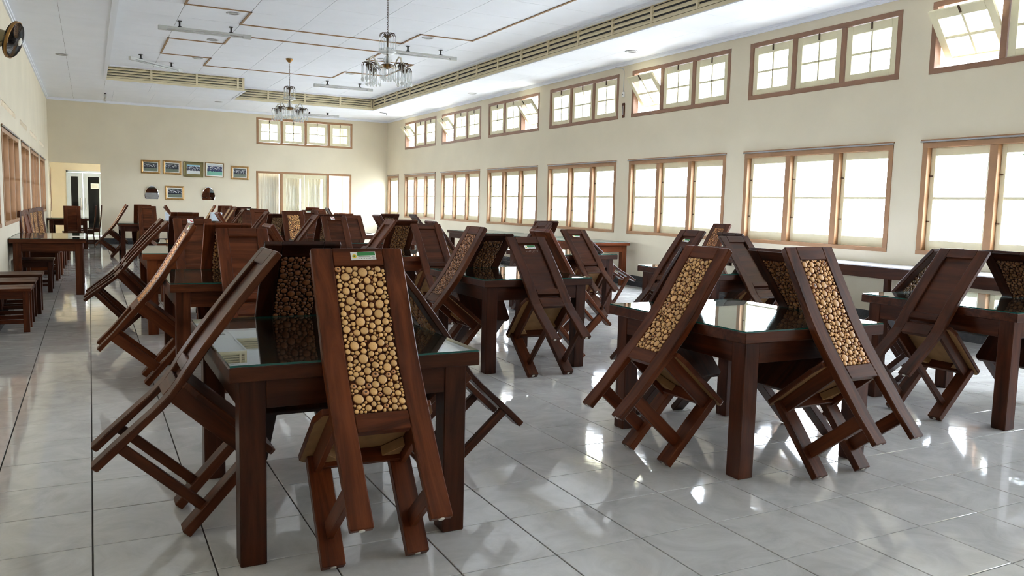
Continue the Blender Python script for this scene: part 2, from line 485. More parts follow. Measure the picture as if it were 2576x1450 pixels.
# white cornice where walls meet the soffit, and white beads on the soffit edges
def cornice(name, a, b, inward):
    """two stepped strips under the soffit along a wall"""
    mb = MB()
    (x0, y0), (x1, y1) = a, b
    for dpt, hgt in ((0.045, 0.03), (0.025, 0.062)):
        xa, xb = sorted((x0, x1)); ya, yb = sorted((y0, y1))
        if inward[0] < 0: xa -= dpt
        if inward[0] > 0: xb += dpt
        if inward[1] < 0: ya -= dpt
        mb.box((xa, ya, ZS - hgt), (xb, yb, ZS))
    return struct(name, mb, M_BEAD)
cornice('trim_4', (W, YB), (W, D), (-1, 0))
cornice('trim_5', (L, YB), (L, D), (1, 0))
cornice('trim_6', (L, D), (W, D), (0, -1))
mb = MB()
mb.box((TX0 - 0.05, YB, ZS - 0.012), (TX0 + 0.015, TY1a, ZS + 0.10))
mb.box((TX0 - 0.05, TY1a - 0.012, ZS - 0.010), (TXs + 0.03, TY1a + 0.04, ZS + 0.002))
mb.box((TX1 - 0.02, YB, ZS - 0.012), (TX1 + 0.05, TY1b, ZS + 0.002))
mb.box((TXs - 0.03, TY1a, ZS - 0.012), (TXs + 0.02, TY1b, ZS + 0.002))
mb.box((TXs, TY1b - 0.015, ZS - 0.012), (TX1, TY1b + 0.05, ZS + 0.002))
struct('trim_7', mb, M_BEAD)
mb = MB()     # cornice at the top of the louvres
mb.box((TX1 - 0.10, YB, ZC - 0.03), (TX1, TY1b, ZC)); mb.box((TXs, TY1b - 0.10, ZC - 0.03), (TX1, TY1b, ZC))
mb.box((TX0, TY1a - 0.10, ZC - 0.03), (TXs, TY1a, ZC)); mb.box((TX0, YB, ZC - 0.03), (TX0 + 0.08, TY1a, ZC))
struct('trim_8', mb, M_BEAD)

# louvred bands on the edge of the raised field
def louver(name, axis, face, out, u0, u1, cuts, rows, end_cap=0.05):
    """axis along which the band runs; out = +1/-1 direction the band faces; slats are separate children"""
    root = empty(name, kind='structure')
    def B(mb, ua, ub, da, db, za, zb, bev=0):
        d0, d1 = sorted((face + out * da, face + out * db))
        if axis == 'y': mb.box((d0, ua, za), (d1, ub, zb), bev=bev)
        else: mb.box((ua, d0, za), (ub, d1, zb), bev=bev)
        return mb
    B(MB(), u0, u1, -0.10, -0.09, ZS + 0.03, ZC).obj('backing_board', M_LBACK, root)
    B(MB(), u0, u1, 0.0, 0.014, ZS - 0.002, ZS + 0.055, 0.003).obj('bottom_rail', M_LOUV, root)
    B(MB(), u0, u1, -0.02, 0.012, ZC - 0.035, ZC, 0.003).obj('top_rail', M_LOUV, root)
    dv = MB(); B(dv, -0.024, 0.024, -0.02, 0.014, ZS + 0.055, ZC - 0.035, 0.003)
    dme = dv.mesh('divider', M_LOUV)
    for c in cuts:
        link('divider', dme, root, (0, c, 0) if axis == 'y' else (c, 0, 0))
    edges = sorted(set([u0] + list(cuts) + [u1]))
    h = (ZC - 0.035 - ZS - 0.055) / rows
    cache = {}
    for a, b in zip(edges[:-1], edges[1:]):
        ln = round(b - a, 3)
        if ln < 0.12: continue
        for r in range(rows):
            zc = ZS + 0.055 + h * (r + 0.5)
            if ln not in cache:
                # a leaning slat: bottom edge proud, top edge set back
                sec = [(-0.046, 0.46 * h), (-0.036, 0.52 * h), (-0.010, 0.24 * h), (0.006, -0.12 * h), (0.008, -0.40 * h), (-0.002, -0.42 * h), (-0.008, -0.14 * h), (-0.024, 0.18 * h)]
                m2 = MB(); ring = []
                for t in (-ln / 2 + 0.002, ln / 2 - 0.002):
                    ring.append([(out * d, t, z) if axis == 'y' else (t, out * d, z) for d, z in sec])
                m2.ring_strip(ring); cache[ln] = m2.mesh('slat', M_LOUV)
            mid = (a + b) / 2
            link('slat', cache[ln], root, (face, mid, zc) if axis == 'y' else (mid, face, zc))
    return root
cr = [4.33 + 0.99 * i for i in range(16)]
louver('trim_9', 'y', TX1, -1, 3.35, TY1b, [c for c in cr if c < 19.0] + [19.17], 3)
louver('trim_10', 'x', TY1a, -1, TX0, TXs, [1.343, 2.319, 3.24, 3.36], 4)
louver('trim_11', 'x', TY1b, -1, TXs, TX1, [4.305, 5.277, 6.249, 7.15], 4)
louver('trim_12', 'y', TX0, 1, 3.35, TY1a, [4.33 + 0.99 * i for i in range(13)], 3)
MB().box((TXs - 0.02, TY1a - 0.02, ZS), (TXs, TY1b, ZC)).obj('trim_13', M_LOUV, kind='structure')

# brown battens drawn in steps over the raised ceiling
def battens(name, pts, closed):
    mb = MB(); w = 0.016
    seq = list(zip(pts, pts[1:] + ([pts[0]] if closed else []))) if closed else list(zip(pts[:-1], pts[1:]))
    for (x0, y0), (x1, y1) in seq:
        mb.box((min(x0, x1) - w, min(y0, y1) - w, ZC - 0.014), (max(x0, x1) + w, max(y0, y1) + w, ZC + 0.001))
    return struct(name, mb, M_TRIMB)
battens('trim_14', [(1.375, 3.0), (1.375, 10.10), (2.332, 10.10), (2.332, 11.13), (5.17, 11.13), (5.17, 10.18), (6.155, 10.18), (6.155, 3.0)], False)
battens('trim_15', [(1.375, 13.10), (2.345, 13.10), (2.345, 12.18), (5.15, 12.18), (5.15, 13.18), (6.155, 13.18), (6.155, 15.0), (5.19, 15.03), (5.19, 16.03), (2.33, 16.03), (2.33, 14.92), (1.375, 14.92)], True)

# ------------------------------------------------------------------ windows
def pane(sash, a, b, name='pane'):
    return MB().box(a, b).obj(name, M_PANE, sash)
def lower_window(name, y0, y1, bays, side=1, z=WIN_Z, frame_m=M_FRAME, deep=0.12, rod=True):
    """three casements behind a brown frame; side +1 = right wall, -1 = left wall"""
    root = empty(name, kind='structure')
    X = W if side > 0 else L
    S = lambda a, b: tuple(sorted((X + side * a, X + side * b)))
    def bx(mb, da, db, ya, yb, za, zb, bev=0.003):
        x0, x1 = S(da, db); return mb.box((x0, ya, za), (x1, yb, zb), bev=bev)
    z0, z1 = z
    f = MB()
    bx(f, -0.008, deep, y0, y0 + 0.065, z0, z1); bx(f, -0.008, deep, y1 - 0.065, y1, z0, z1)
    bx(f, -0.010, deep, y0, y1, z1 - 0.06, z1); bx(f, -0.012, deep, y0, y1, z0, z0 + 0.05)
    f.obj('frame', frame_m, root)
    span = (y1 - y0 - 0.13); mw = 0.09
    bw = (span - mw * (bays - 1)) / bays
    for i in range(bays - 1):
        ya = y0 + 0.065 + bw * (i + 1) + mw * i
        bx(MB(), -0.006, deep, ya, ya + mw, z0 + 0.05, z1 - 0.06).obj('mullion', frame_m, root)
    for i in range(bays):
        ya = y0 + 0.065 + (bw + mw) * i; yb = ya + bw
        s = MB(); a, b = deep - 0.055, deep - 0.02
        st = 0.055
        zb0, zt1 = z0 + 0.05, z1 - 0.06
        bx(s, a, b, ya, ya + st, zb0, zt1); bx(s, a, b, yb - st, yb, zb0, zt1)
        bx(s, a, b, ya + st, yb - st, zb0, zb0 + 0.115); bx(s, a, b, ya + st, yb - st, zt1 - 0.088, zt1)
        zm = (zb0 + zt1) / 2 + 0.015
        bx(s, a + 0.004, b - 0.004, ya + st, yb - st, zm - 0.015, zm + 0.015)
        so = s.obj('sash', M_CREAM, root)
        for za, zb in ((zb0 + 0.115, zm - 0.015), (zm + 0.015, zt1 - 0.088)):
            x0, x1 = S((a + b) / 2 - 0.002, (a + b) / 2 + 0.002)
            pane(so, (x0, ya + st, za), (x1, yb - st, zb))
        if side > 0 and bays == 3:
            for zh in (zm - 0.27, zm + 0.25):
                h = MB(); x0, x1 = S(a - 0.012, a)
                h.box((x0, yb - 0.035, zh - 0.007), (x1, yb + 0.005, zh + 0.007)).obj('hinge', M_DBRASS, so)
    if rod:
        x = X - side * 0.022
        r = MB(); r.tube([(x, y0 - 0.01, z1 + 0.012), (x, y1 + 0.02, z1 + 0.012)], 0.009, 8)
        r.obj('curtain_rod', M_METAL, root)
        bx(MB(), -0.02, 0, y0 - 0.01, y1 + 0.02, z1 + 0.018, z1 + 0.035).obj('rod_batten', frame_m, root)
    return root
def upper_window(name, y0, y1, bays, open_bay=(), z=UP_Z, axis='x', face=W, frame_m=M_FRAME2, ang=0.66, f_w=0.062):
    root = empty(name, kind='structure')
    z0, z1 = z
    def bx(mb, da, db, ua, ub, za, zb, bev=0.003):
        if axis == 'x': return mb.box((face + da, ua, za), (face + db, ub, zb), bev=bev)
        return mb.box((ua, face + da, za), (ub, face + db, zb), bev=bev)
    f = MB()
    bx(f, -0.006, 0.1, y0, y0 + f_w, z0, z1); bx(f, -0.006, 0.1, y1 - f_w, y1, z0, z1)
    bx(f, -0.008, 0.1, y0, y1, z1 - f_w, z1); bx(f, -0.008, 0.1, y0, y1, z0, z0 + f_w)
    f.obj('frame', frame_m, root)
    mw = 0.07; bw = (y1 - y0 - 2 * f_w - mw * (bays - 1)) / bays
    for i in range(bays - 1):
        ua = y0 + f_w + bw * (i + 1) + mw * i
        bx(MB(), -0.004, 0.1, ua, ua + mw, z0 + f_w, z1 - f_w).obj('mullion', frame_m, root)
    zc = (z0 + z1) / 2; hh = (z1 - z0) / 2 - f_w
    for i in range(bays):
        ua = y0 + f_w + (bw + mw) * i; uc = ua + bw / 2; hw = bw / 2 - 0.006
        s = MB()
        def lb(mb, ta, tb, ca, cb, da=-0.017, db=0.017, bev=0.003):
            if axis == 'x': return mb.box((da, ta, ca), (db, tb, cb), bev=bev)
            return mb.box((ta, da, ca), (tb, db, cb), bev=bev)
        h2 = hh - 0.006
        st = 0.085
        lb(s, -hw, -hw + st, -h2, h2); lb(s, hw - st, hw, -h2, h2)
        lb(s, -hw + st, hw - st, -h2, -h2 + 0.075); lb(s, -hw + st, hw - st, h2 - 0.105, h2)
        lb(s, -0.014, 0.014, -h2 + 0.075, h2 - 0.105, -0.012, 0.012); lb(s, -hw + st, hw - st, -0.03, -0.002, -0.012, 0.012)
        so = s.obj('sash', M_CREAM, root)
        off = 0.03
        so.location = (face + off, uc, zc) if axis == 'x' else (uc, face + off, zc)
        if i in open_bay: so.rotation_euler = (0, -ang, 0) if axis == 'x' else (ang, 0, 0)
        for ta, tb in ((-hw + st, -0.014), (0.014, hw - st)):
            for ca, cb in ((-h2 + 0.075, -0.03), (-0.002, h2 - 0.105)):
                q = MB(); lb(q, ta, tb, ca, cb, -0.002, 0.002, 0)
                q.obj('pane', M_PANE, so)
        lt = MB(); lb(lt, -0.010, 0.010, h2 - 0.075, h2 + 0.01, -0.030, -0.015, 0.002); lt.obj('latch', M_DBRASS, so)
    return root
n_win = 0
OPEN = {2: (2,), 4: (2,), 6: (0,), 7: (2,), 8: (2,)}     # index in WIN_L -> bays tipped open (0 = nearest the camera)
for k, yl in enumerate(WIN_L):
    y0 = yl - WW if k < 8 else 17.763
    n_win += 1; lower_window('window_%d' % n_win, y0, yl, 3)
    n_win += 1; upper_window('window_%d' % n_win, y0, yl, 3, OPEN.get(k, ()))
n_win += 1; lower_window('window_%d' % n_win, 20.795, 21.83, 1)
for a, b in WIN_LEFT:
    n_win += 1; lower_window('window_%d' % n_win, a, b, 3 if b - a > 2 else 2, side=-1, z=(0.93, 2.172))
n_win += 1; upper_window('window_%d' % n_win, 4.47, 7.385, 4, (), z=(2.98, 3.76), axis='y', face=D, frame_m=M_FRAME)
# slotted air vents in the left wall
for k, (a, b) in enumerate(VENTS):
    r = empty('air_vent', (0, 0, 0))
    tag(r, 'slotted air vent high in left wall, %s from camera' % ['nearest one', 'second one', 'third one', 'fourth one', 'fifth one'][k], 'vent', 'slotted air vents above the left windows')
    n = 11; me = MB().box((L - TH, -0.012, 2.45), (L - 0.002, 0.012, 2.53)).mesh('slat', M_WALL)
    for i in range(1, n): link('slat', me, r, (0, a + (b - a) * i / n, 0))

# ------------------------------------------------------------------ glazed doors in the far wall
def bxy(mb, xa, xb, za, zb, da, db, bev=0.003): return mb.box((xa, D + da, za), (xb, D + db, zb), bev=bev)
dr = empty('door_2', kind='structure')
f = MB()
for xa, xb in ((4.455, 4.515), (5.165, 5.235), (6.585, 6.655), (7.30, 7.36)): bxy(f, xa, xb, 0.09, 2.185, -0.006, 0.11)
bxy(f, 4.455, 7.36, 2.125, 2.185, -0.008, 0.11)
f.obj('frame', M_FRAME, dr)
for xa, xb in ((5.24, 5.905), (5.915, 6.58)):
    lf = MB()
    bxy(lf, xa, xa + 0.10, 0.10, 2.12, 0.03, 0.07); bxy(lf, xb - 0.10, xb, 0.10, 2.12, 0.03, 0.07)
    bxy(lf, xa + 0.1, xb - 0.1, 2.0, 2.12, 0.03, 0.07); bxy(lf, xa + 0.1, xb - 0.1, 0.10, 0.30, 0.03, 0.07)
    leaf = lf.obj('door_leaf', M_CREAM, dr)
    bxy(MB(), xa + 0.1, xb - 0.1, 0.30, 2.0, 0.048, 0.052, 0).obj('pane', M_PANE, leaf)
for xa, xb in ((4.515, 5.165), (6.655, 7.30)):
    bxy(MB(), xa, xb, 0.09, 2.125, 0.048, 0.052, 0).obj('pane', M_PANE, dr)
# the bright room behind the glass
X0, X1, Y0, Y1 = 3.6, W, D + TH, D + 5.2
wall('wall_beyond_right', 'x', W, TH, Y0, Y1 + TH, -0.1, 4.45, [(Y0 + 0.5, Y0 + 2.9, 0.9, 2.17), (Y0 + 0.5, Y0 + 4.6, UP_Z[0], UP_Z[1]), (Y0 + 3.1, Y0 + 4.7, 0.9, 2.17)], M_WALL)
wall('wall_beyond_far', 'y', Y1, TH, X0 - TH, X1 + TH, -0.1, 4.45, [(4.2, 7.9, 2.6, 3.9), (4.2, 5.6, 0.9, 2.17)], M_WALL)
wall('wall_beyond_left', 'x', X0, -TH, Y0, Y1 + TH, -0.1, 4.45, [], M_WALL)
MB().box((X0 - TH, Y0, 4.1), (X1 + TH, Y1 + TH, 4.2)).obj('ceiling_beyond', M_CEIL, kind='structure')
lower_window('window_40', Y0 + 0.5, Y0 + 2.9, 4, z=(0.9, 2.17), rod=False)
MB().box((X0, Y0, 0.0), (X1, Y1, 0.09)).obj('floor_beyond', M_TILE, kind='structure')
for k, (xa, xb, sw) in enumerate(((4.50, 5.18, 0.0), (5.32, 5.86, 0.10), (6.0, 6.5, 0.07))):
    c = MB(); n = 36; rings = []
    for zi in range(9):
        t = zi / 8; z = 0.10 + 2.10 * t
        sq = 0.72 + 0.28 * abs(t - 0.35) / 0.65 if sw else 1.0
        xm = (xa + xb) / 2 + sw * (0.5 - t)
        row = []
        for i in range(n + 1):
            u = i / n - 0.5
            row.append(Vector((xm + u * (xb - xa) * sq, D + 0.30 + 0.022 * math.sin(i * 1.75), z)))
        rings.append(row)
    for a, b in zip(rings[:-1], rings[1:]):
        for i in range(n): c.quad((a[i], a[i+1], b[i+1], b[i]))
    bmesh.ops.remove_doubles(c.bm, verts=c.bm.verts, dist=1e-5)
    o = c.obj('curtain', M_CURT, smooth=True)
    sol = o.modifiers.new('thickness', 'SOLIDIFY'); sol.thickness = 0.004
    tag(o, ['flat white pleated curtain behind the fixed left pane of far doors', 'white curtain gathered aslant behind the left glazed door leaf', 'white curtain gathered aslant behind the right glazed door leaf'][k], 'curtain', 'curtains behind the far glazed doors')

# ------------------------------------------------------------------ opening on the left and the hall with the aluminium door
HY = D + 3.0
MB().box((L - 0.6, D + TH, 0.0), (1.6, HY, 0.09), bev=0.002).obj('floor_hall', M_TILE, kind='structure')
MB().box((L, D - 0.005, 0.0), (0.30, D + TH, 0.09)).obj('trim_16', M_GRAN, kind='structure')
wall('wall_hall_far', 'y', HY, TH, L - 0.8, 1.8, -0.1, 2.9, [(-0.60, 0.42, 0.09, 2.08)], M_WALL)
wall('wall_hall_left', 'x', L - 0.10, -TH, D + TH, HY, -0.1, 2.9, [(D + 1.95, D + 2.55, 0.85, 2.15)], M_WALL)
wall('wall_hall_right', 'x', 1.6, TH, D + TH, HY, -0.1, 2.9, [(D + 0.6, D + 2.4, 0.9, 2.3)], M_WALL)
MB().box((L - 0.8, D + TH, 2.8), (1.8, HY + TH, 2.9)).obj('ceiling_hall', M_CEIL, kind='structure')
n_ = MB(); n_.box((L - 0.13, D + 1.95, 0.85), (L - 0.05, D + 1.99, 2.15)).box((L - 0.13, D + 2.51, 0.85), (L - 0.05, D + 2.55, 2.15)).box((L - 0.13, D + 1.95, 2.11), (L - 0.05, D + 2.55, 2.15)).box((L - 0.12, D + 1.97, 0.85), (L - 0.11, D + 2.53, 2.13), 1)
n_.obj('window_41', [M_FRAME2, M_DGLASS], kind='structure')
d1 = empty('door_1', kind='structure')
def hx(mb, xa, xb, za, zb, da, db, bev=0.002): return mb.box((xa, HY + da, za), (xb, HY + db, zb), bev=bev)
f = MB()
hx(f, -0.60, -0.55, 0.09, 2.08, -0.01, 0.1); hx(f, 0.37, 0.42, 0.09, 2.08, -0.01, 0.1); hx(f, -0.60, 0.42, 2.03, 2.08, -0.01, 0.1)
f.obj('frame', M_ALU, d1)
for nm, xa, xb, ga, gb, hxx in (('door_leaf', -0.55, -0.155, -0.475, -0.285, -0.215), ('door_leaf', -0.15, 0.37, -0.02, 0.285, -0.085)):
    lf = MB()
    hx(lf, xa, ga, 0.10, 2.02, 0.02, 0.06); hx(lf, gb, xb, 0.10, 2.02, 0.02, 0.06)
    hx(lf, ga, gb, 1.90, 2.02, 0.02, 0.06); hx(lf, ga, gb, 0.10, 0.22, 0.02, 0.06)
    leaf = lf.obj(nm, M_ALU, d1)
    hx(MB(), ga, gb, 0.22, 1.90, 0.036, 0.044, 0).obj('dark_pane', M_DGLASS, leaf)
    h = MB(); y = HY - 0.03
    h.tube([(hxx, y + 0.05, 0.90), (hxx, y, 0.90), (hxx, y, 1.24), (hxx, y + 0.05, 1.24)], 0.014, 8)
    h.obj('pull_handle', M_METAL, leaf)
p = MB()
p.box((0.06, HY + 0.028, 1.545), (0.275, HY + 0.034, 1.705))
for k, (x1, w_) in enumerate(((0.24, 0), (0.255, 0), (0.25, 0), (0.22, 0), (0.245, 0))):
    p.box((0.085, HY + 0.0265, 1.675 - 0.024 * k), (x1, HY + 0.028, 1.681 - 0.024 * k), 1)
tag(p.obj('paper_notice', [M_WHITE, M_INK]), 'white typed paper notice stuck on the dark glass door', 'notice')

# ------------------------------------------------------------------ outside
MB().box((-40, -40, -0.6), (60, 70, -0.35)).obj('ground_outside', M_CONC, kind='structure')
MB().box((L - 4.2, YB, 2.62), (L - TH, D + 5, 2.75)).obj('roof_added_shade', M_TILER, kind='structure')  # unseen roof added to hold back light from the left windows
MB().box((L - 4.2, YB, -0.35), (L - TH, D + 5, -0.12)).obj('floor_left_outside', mat('left_outside_floor', srgb(140, 134, 124), 0.7, noise=0.1), kind='structure')  # slab beneath the added roof
MB().box((L - 4.4, YB, -0.35), (L - 4.2, D + 5, 1.35)).obj('wall_added_shade', mat('shade_wall_plaster', srgb(196, 176, 140), 0.8, noise=0.08), kind='structure')  # unseen low wall added to cut the sky for the left windows
MB().box((W + TH, YB, -0.35), (W + 2.0, D + 5, -0.12)).obj('floor_walkway', M_CONC, kind='structure')
MB().box((W + TH, YB, 3.92), (W + 1.1, D + 5, 4.02)).obj('roof_added_eave', M_CREAM, kind='structure')  # unseen overhang added to block steep sky light on the right
def tree(loc, h, r, label, seed):
    rnd = random.Random(seed)
    t = empty('tree', loc)
    tag(t, label, 'tree')
    tk = MB()
    tk.tube([(0, 0, 0), (0.05, 0.02, h * 0.3), (-0.04, 0.05, h * 0.6), (0.02, 0, h * 0.8)], [0.14, 0.11, 0.09, 0.05], 9)
    for a in range(5):
        an = a * 1.26 + seed; z = h * (0.4 + 0.07 * a)
        tk.tube([(0, 0, z), (math.cos(an) * r * 0.4, math.sin(an) * r * 0.4, z + r * 0.25), (math.cos(an) * r * 0.8, math.sin(an) * r * 0.8, z + r * 0.35)], [0.06, 0.04, 0.02], 6)
    tk.obj('trunk', M_BARK, t)
    c = MB()
    blobs = [(Vector((rnd.uniform(-1, 1) * r * 0.8, rnd.uniform(-1, 1) * r * 0.8, h * 0.7 + rnd.uniform(-0.32, 0.3) * h)), r * rnd.uniform(0.25, 0.5)) for _ in range(16)]
    for i in range(2600):
        b, br = rnd.choice(blobs)
        d = Vector((rnd.gauss(0, 1), rnd.gauss(0, 1), rnd.gauss(0, 1))).normalized() * br * rnd.uniform(0.5, 1.0)
        p = b + d; u = Vector((rnd.gauss(0, 1), rnd.gauss(0, 1), rnd.gauss(0, .5))).normalized()
        v = u.cross(Vector((rnd.gauss(0, 1), rnd.gauss(0, 1), 1))).normalized(); s = rnd.uniform(0.07, 0.13)
        c.quad((p - u * s, p + v * s * 0.5, p + u * s, p - v * s * 0.5))
    c.obj('foliage', M_LEAF, t, kind='stuff')
tree((15.0, 3.6, -0.35), 5.2, 2.0, 'pale leafy tree outside the nearest right-hand windows', 3)
tree((17.5, -2.2, -0.35), 5.6, 2.2, 'pale leafy tree outside, farther right than the first one', 5)

# ------------------------------------------------------------------ tables
TABLES = {}
TONE = {'dark': (0.44, 0.42, 0.48), 'mid': (0.80, 0.78, 0.80), 'red': (1.12, 0.98, 0.92), 'orange': (1.35, 1.22, 1.05), 'brown': (0.62, 0.60, 0.62)}
def table(key, x0, x1, y0, y1, label, tone='mid', h=0.762, group='square dining tables with glass tops', leg=0.095):
    root = empty('dining_table', ((x0 + x1) / 2, (y0 + y1) / 2, 0))
    tag(root, label, 'table', group)
    a, b = (x1 - x0) / 2, (y1 - y0) / 2
    lx = h - 0.008
    MB().box((-a, -b, lx - 0.055), (a, b, lx), bev=0.004).obj('tabletop', wood('x'), root)
    lm = MB().box((-leg / 2, -leg / 2, 0), (leg / 2, leg / 2, lx - 0.055), bev=0.004).mesh('leg', wood('z'))
    for sx in (-1, 1):
        for sy in (-1, 1):
            link('leg', lm, root, (sx * (a - 0.04 - leg / 2), sy * (b - 0.04 - leg / 2), 0))
    zt, zb = lx - 0.055, lx - 0.165
    for s in (-1, 1):
        MB().box((-a + 0.04 + leg, s * (b - 0.055) - 0.012, zb), (a - 0.04 - leg, s * (b - 0.055) + 0.012, zt), bev=0.002).obj('apron', wood('x'), root)
        MB().box((s * (a - 0.055) - 0.012, -b + 0.04 + leg, zb), (s * (a - 0.055) + 0.012, b - 0.04 - leg, zt), bev=0.002).obj('apron', wood('y'), root)
    gm = MB(); gm.box((-a + 0.004, -b + 0.004, lx + 0.0005), (a - 0.004, b - 0.004, h))
    for f in gm.bm.faces:
        f.normal_update()
        f.material_index = 0 if abs(f.normal.z) > 0.9 else 1
    gm.obj('glass_top', [M_TGLASS, M_GEDGE], root)
    tint(root, TONE[tone] if isinstance(tone, str) else tone)
    TABLES[key] = (x0, x1, y0, y1, h, label)
    return root
table('A', 0.44, 1.41, -0.47, 0.75, 'reddish brown glass-topped table nearest the camera, in front of the left aisle', (0.50, 0.48, 0.52))
table('B', 2.84, 3.83, -0.46, 0.72, 'reddish glass-topped table in the front row, middle, window glare on glass', (0.62, 0.56, 0.58))
table('D', 5.09, 6.08, -0.42, 0.73, 'brown glass-topped table in the front row, cut off by the right edge', (0.62, 0.58, 0.60))
table('F', 0.49, 1.46, 2.53, 3.70, 'brown glass-topped table of the left row, directly behind the nearest table', 'mid')
table('C', 2.75, 3.75, 2.31, 3.48, 'dark brown glass-topped table of the middle row, second from the camera', 'dark')
table('E', 5.07, 6.05, 2.35, 3.50, 'dark brown glass-topped table of the right row, second from the camera', 'dark')
table('G', 0.46, 1.45, 5.15, 6.55, 'orange-brown taller table of the left row, third from the camera', 'orange', h=0.80)
table('H', 2.88, 3.88, 5.10, 6.25, 'reddish glass-topped table of the middle row, third from the camera', 'red')
table('I', 4.93, 5.93, 5.10, 6.25, 'dark table of the right row, third from the camera, near the windows', 'dark')
table('J', 0.77, 1.77, 7.85, 9.00, 'glass-topped table of the left row, fourth from the camera', 'mid')
table('K', 2.66, 4.02, 7.80, 8.95, 'wider dark table of the middle row, fourth from the camera', 'dark')
table('L', 2.48, 3.46, 10.50, 11.65, 'fifth table of the middle row, left one of two side by side', 'mid')
table('M', 3.66, 4.60, 10.50, 11.65, 'fifth table of the middle row, right one of two side by side', 'mid')
table('N', 4.68, 5.65, 10.50, 11.65, 'fifth table from the camera in the right row', 'mid')
table('O', 2.53, 3.53, 13.20, 14.35, 'sixth table of the middle row, left one of the pair', 'mid')
table('P', 3.64, 4.64, 13.20, 14.35, 'sixth table of the middle row, right one of the pair', 'mid')
table('Q', 2.80, 3.80, 15.90, 17.30, 'seventh table of the middle row, before the glazed doors', 'mid')
table('R', 2.73, 3.73, 18.60, 19.75, 'farthest table of the middle row, under the pictures', 'mid')
table('S', 5.07, 6.07, 18.60, 19.75, 'farthest table of the right row, before the glazed doors', 'mid')
table('T', 0.55, 1.75, 15.90, 17.30, 'dark farthest table of the left row, under the oval mirror', 'dark')
table('U', 1.30, 2.15, 18.30, 19.45, 'glass-topped table by the far wall carrying a white box', 'mid')
table('LT', -0.925, -0.035, 8.95, 10.75, 'long brown table standing against the left wall under windows', 'mid', group='tables along the left wall')
table('V', -0.92, -0.01, 19.60, 20.80, 'dark table at the far left, before the aluminium door', 'dark', group='tables along the left wall')
table('W1', 7.28, 8.33, 8.20, 9.90, 'reddish brown table by the right wall, nearest of the joined wall tables', 'red', group='tables along the right wall')
table('W2', 7.25, 8.28, 10.05, 11.85, 'dark table by the right wall, middle of the joined wall tables', 'dark', group='tables along the right wall')
table('W3', 7.22, 8.25, 11.95, 13.75, 'dark table by the right wall, farthest of the joined wall tables', 'dark', group='tables along the right wall')

# long counter under the nearest right-hand windows
ct = empty('wall_counter', (8.20, 3.45, 0.09))
tag(ct, 'long narrow dark counter with pale shiny top against the right wall', 'counter')
M_CTOP = mat('pale_counter_top', srgb(206, 206, 214), 0.12)
MB().box((-0.25, -2.6, 0.655), (0.325, 2.6, 0.667), bev=0.002).obj('counter_top', M_CTOP, ct)
MB().box((-0.245, -2.595, 0.53), (-0.215, 2.595, 0.655), bev=0.003).obj('apron', wood('y'), ct)
lm = MB().box((-0.03, -0.03, 0), (0.03, 0.03, 0.53), bev=0.003).mesh('leg', wood('z'))
lmf = MB().box((-0.03, -0.03, -0.09), (0.03, 0.03, 0.54), bev=0.003).mesh('leg', wood('z'))
for y in (-2.4, -0.69, 0.9, 2.4):
    link('leg', lmf, ct, (-0.215, y, 0)); link('leg', lm, ct, (0.25, y, 0))
tint(ct, TONE['dark'])
TABLES['CT'] = (7.95, 8.525, 0.85, 6.05, 0.757, '')

# ------------------------------------------------------------------ chairs
def interp(tab, z):
    if z <= tab[0][0]: return tab[0][1]
    for (za, ya), (zb, yb) in zip(tab[:-1], tab[1:]):
        if z <= zb:
            t = (z - za) / (zb - za)
            return ya + (yb - ya) * t
    return tab[-1][1]
# side profile: rear edge of the back posts (y) against height; D = log-slice back, P = plain panel back
REAR = {'D': [(0, -.431), (.15, -.425), (.30, -.429), (.45, -.432), (.53, -.435), (.60, -.441), (.675, -.450), (.773, -.468), (.865, -.485), (.955, -.501), (1.02, -.512), (1.08, -.523)],
        'P': [(0, -.470), (.1, -.463), (.2, -.453), (.30, -.443), (.38, -.441), (.44, -.449), (.49, -.460), (.6, -.476), (.7, -.487), (.84, -.500), (.96, -.508), (1.075, -.514)]}
FRONT = {'D': [(0, -.402), (.15, -.397), (.30, -.393), (.45, -.392), (.57, -.396), (.664, -.408), (.775, -.431), (.896, -.452), (1.0, -.472), (1.08, -.487)],
         'P': [(0, -.441), (.13, -.430), (.25, -.422), (.36, -.415), (.45, -.423), (.51, -.433), (.62, -.449), (.73, -.459), (.82, -.470), (.94, -.477), (1.075, -.487)]}
TOPZ = {'D': 1.08, 'P': 1.075}
HW, PW = 0.181, 0.082       # half width of the back, post width
def plate(t, xa, xb, za, zb, r_off=0.0, f_off=0.0, n=10, bev=0.003):
    """curved board following the chair back between two heights"""
    rings = []
    for i in range(n + 1):
        z = za + (zb - za) * i / n
        yr = interp(REAR[t], z) + r_off
        yf = interp(FRONT[t], z) - f_off
        rings.append([(xa, yr, z), (xb, yr, z), (xb, yf, z), (xa, yf, z)])
    return MB().ring_strip(rings, 0, bev)
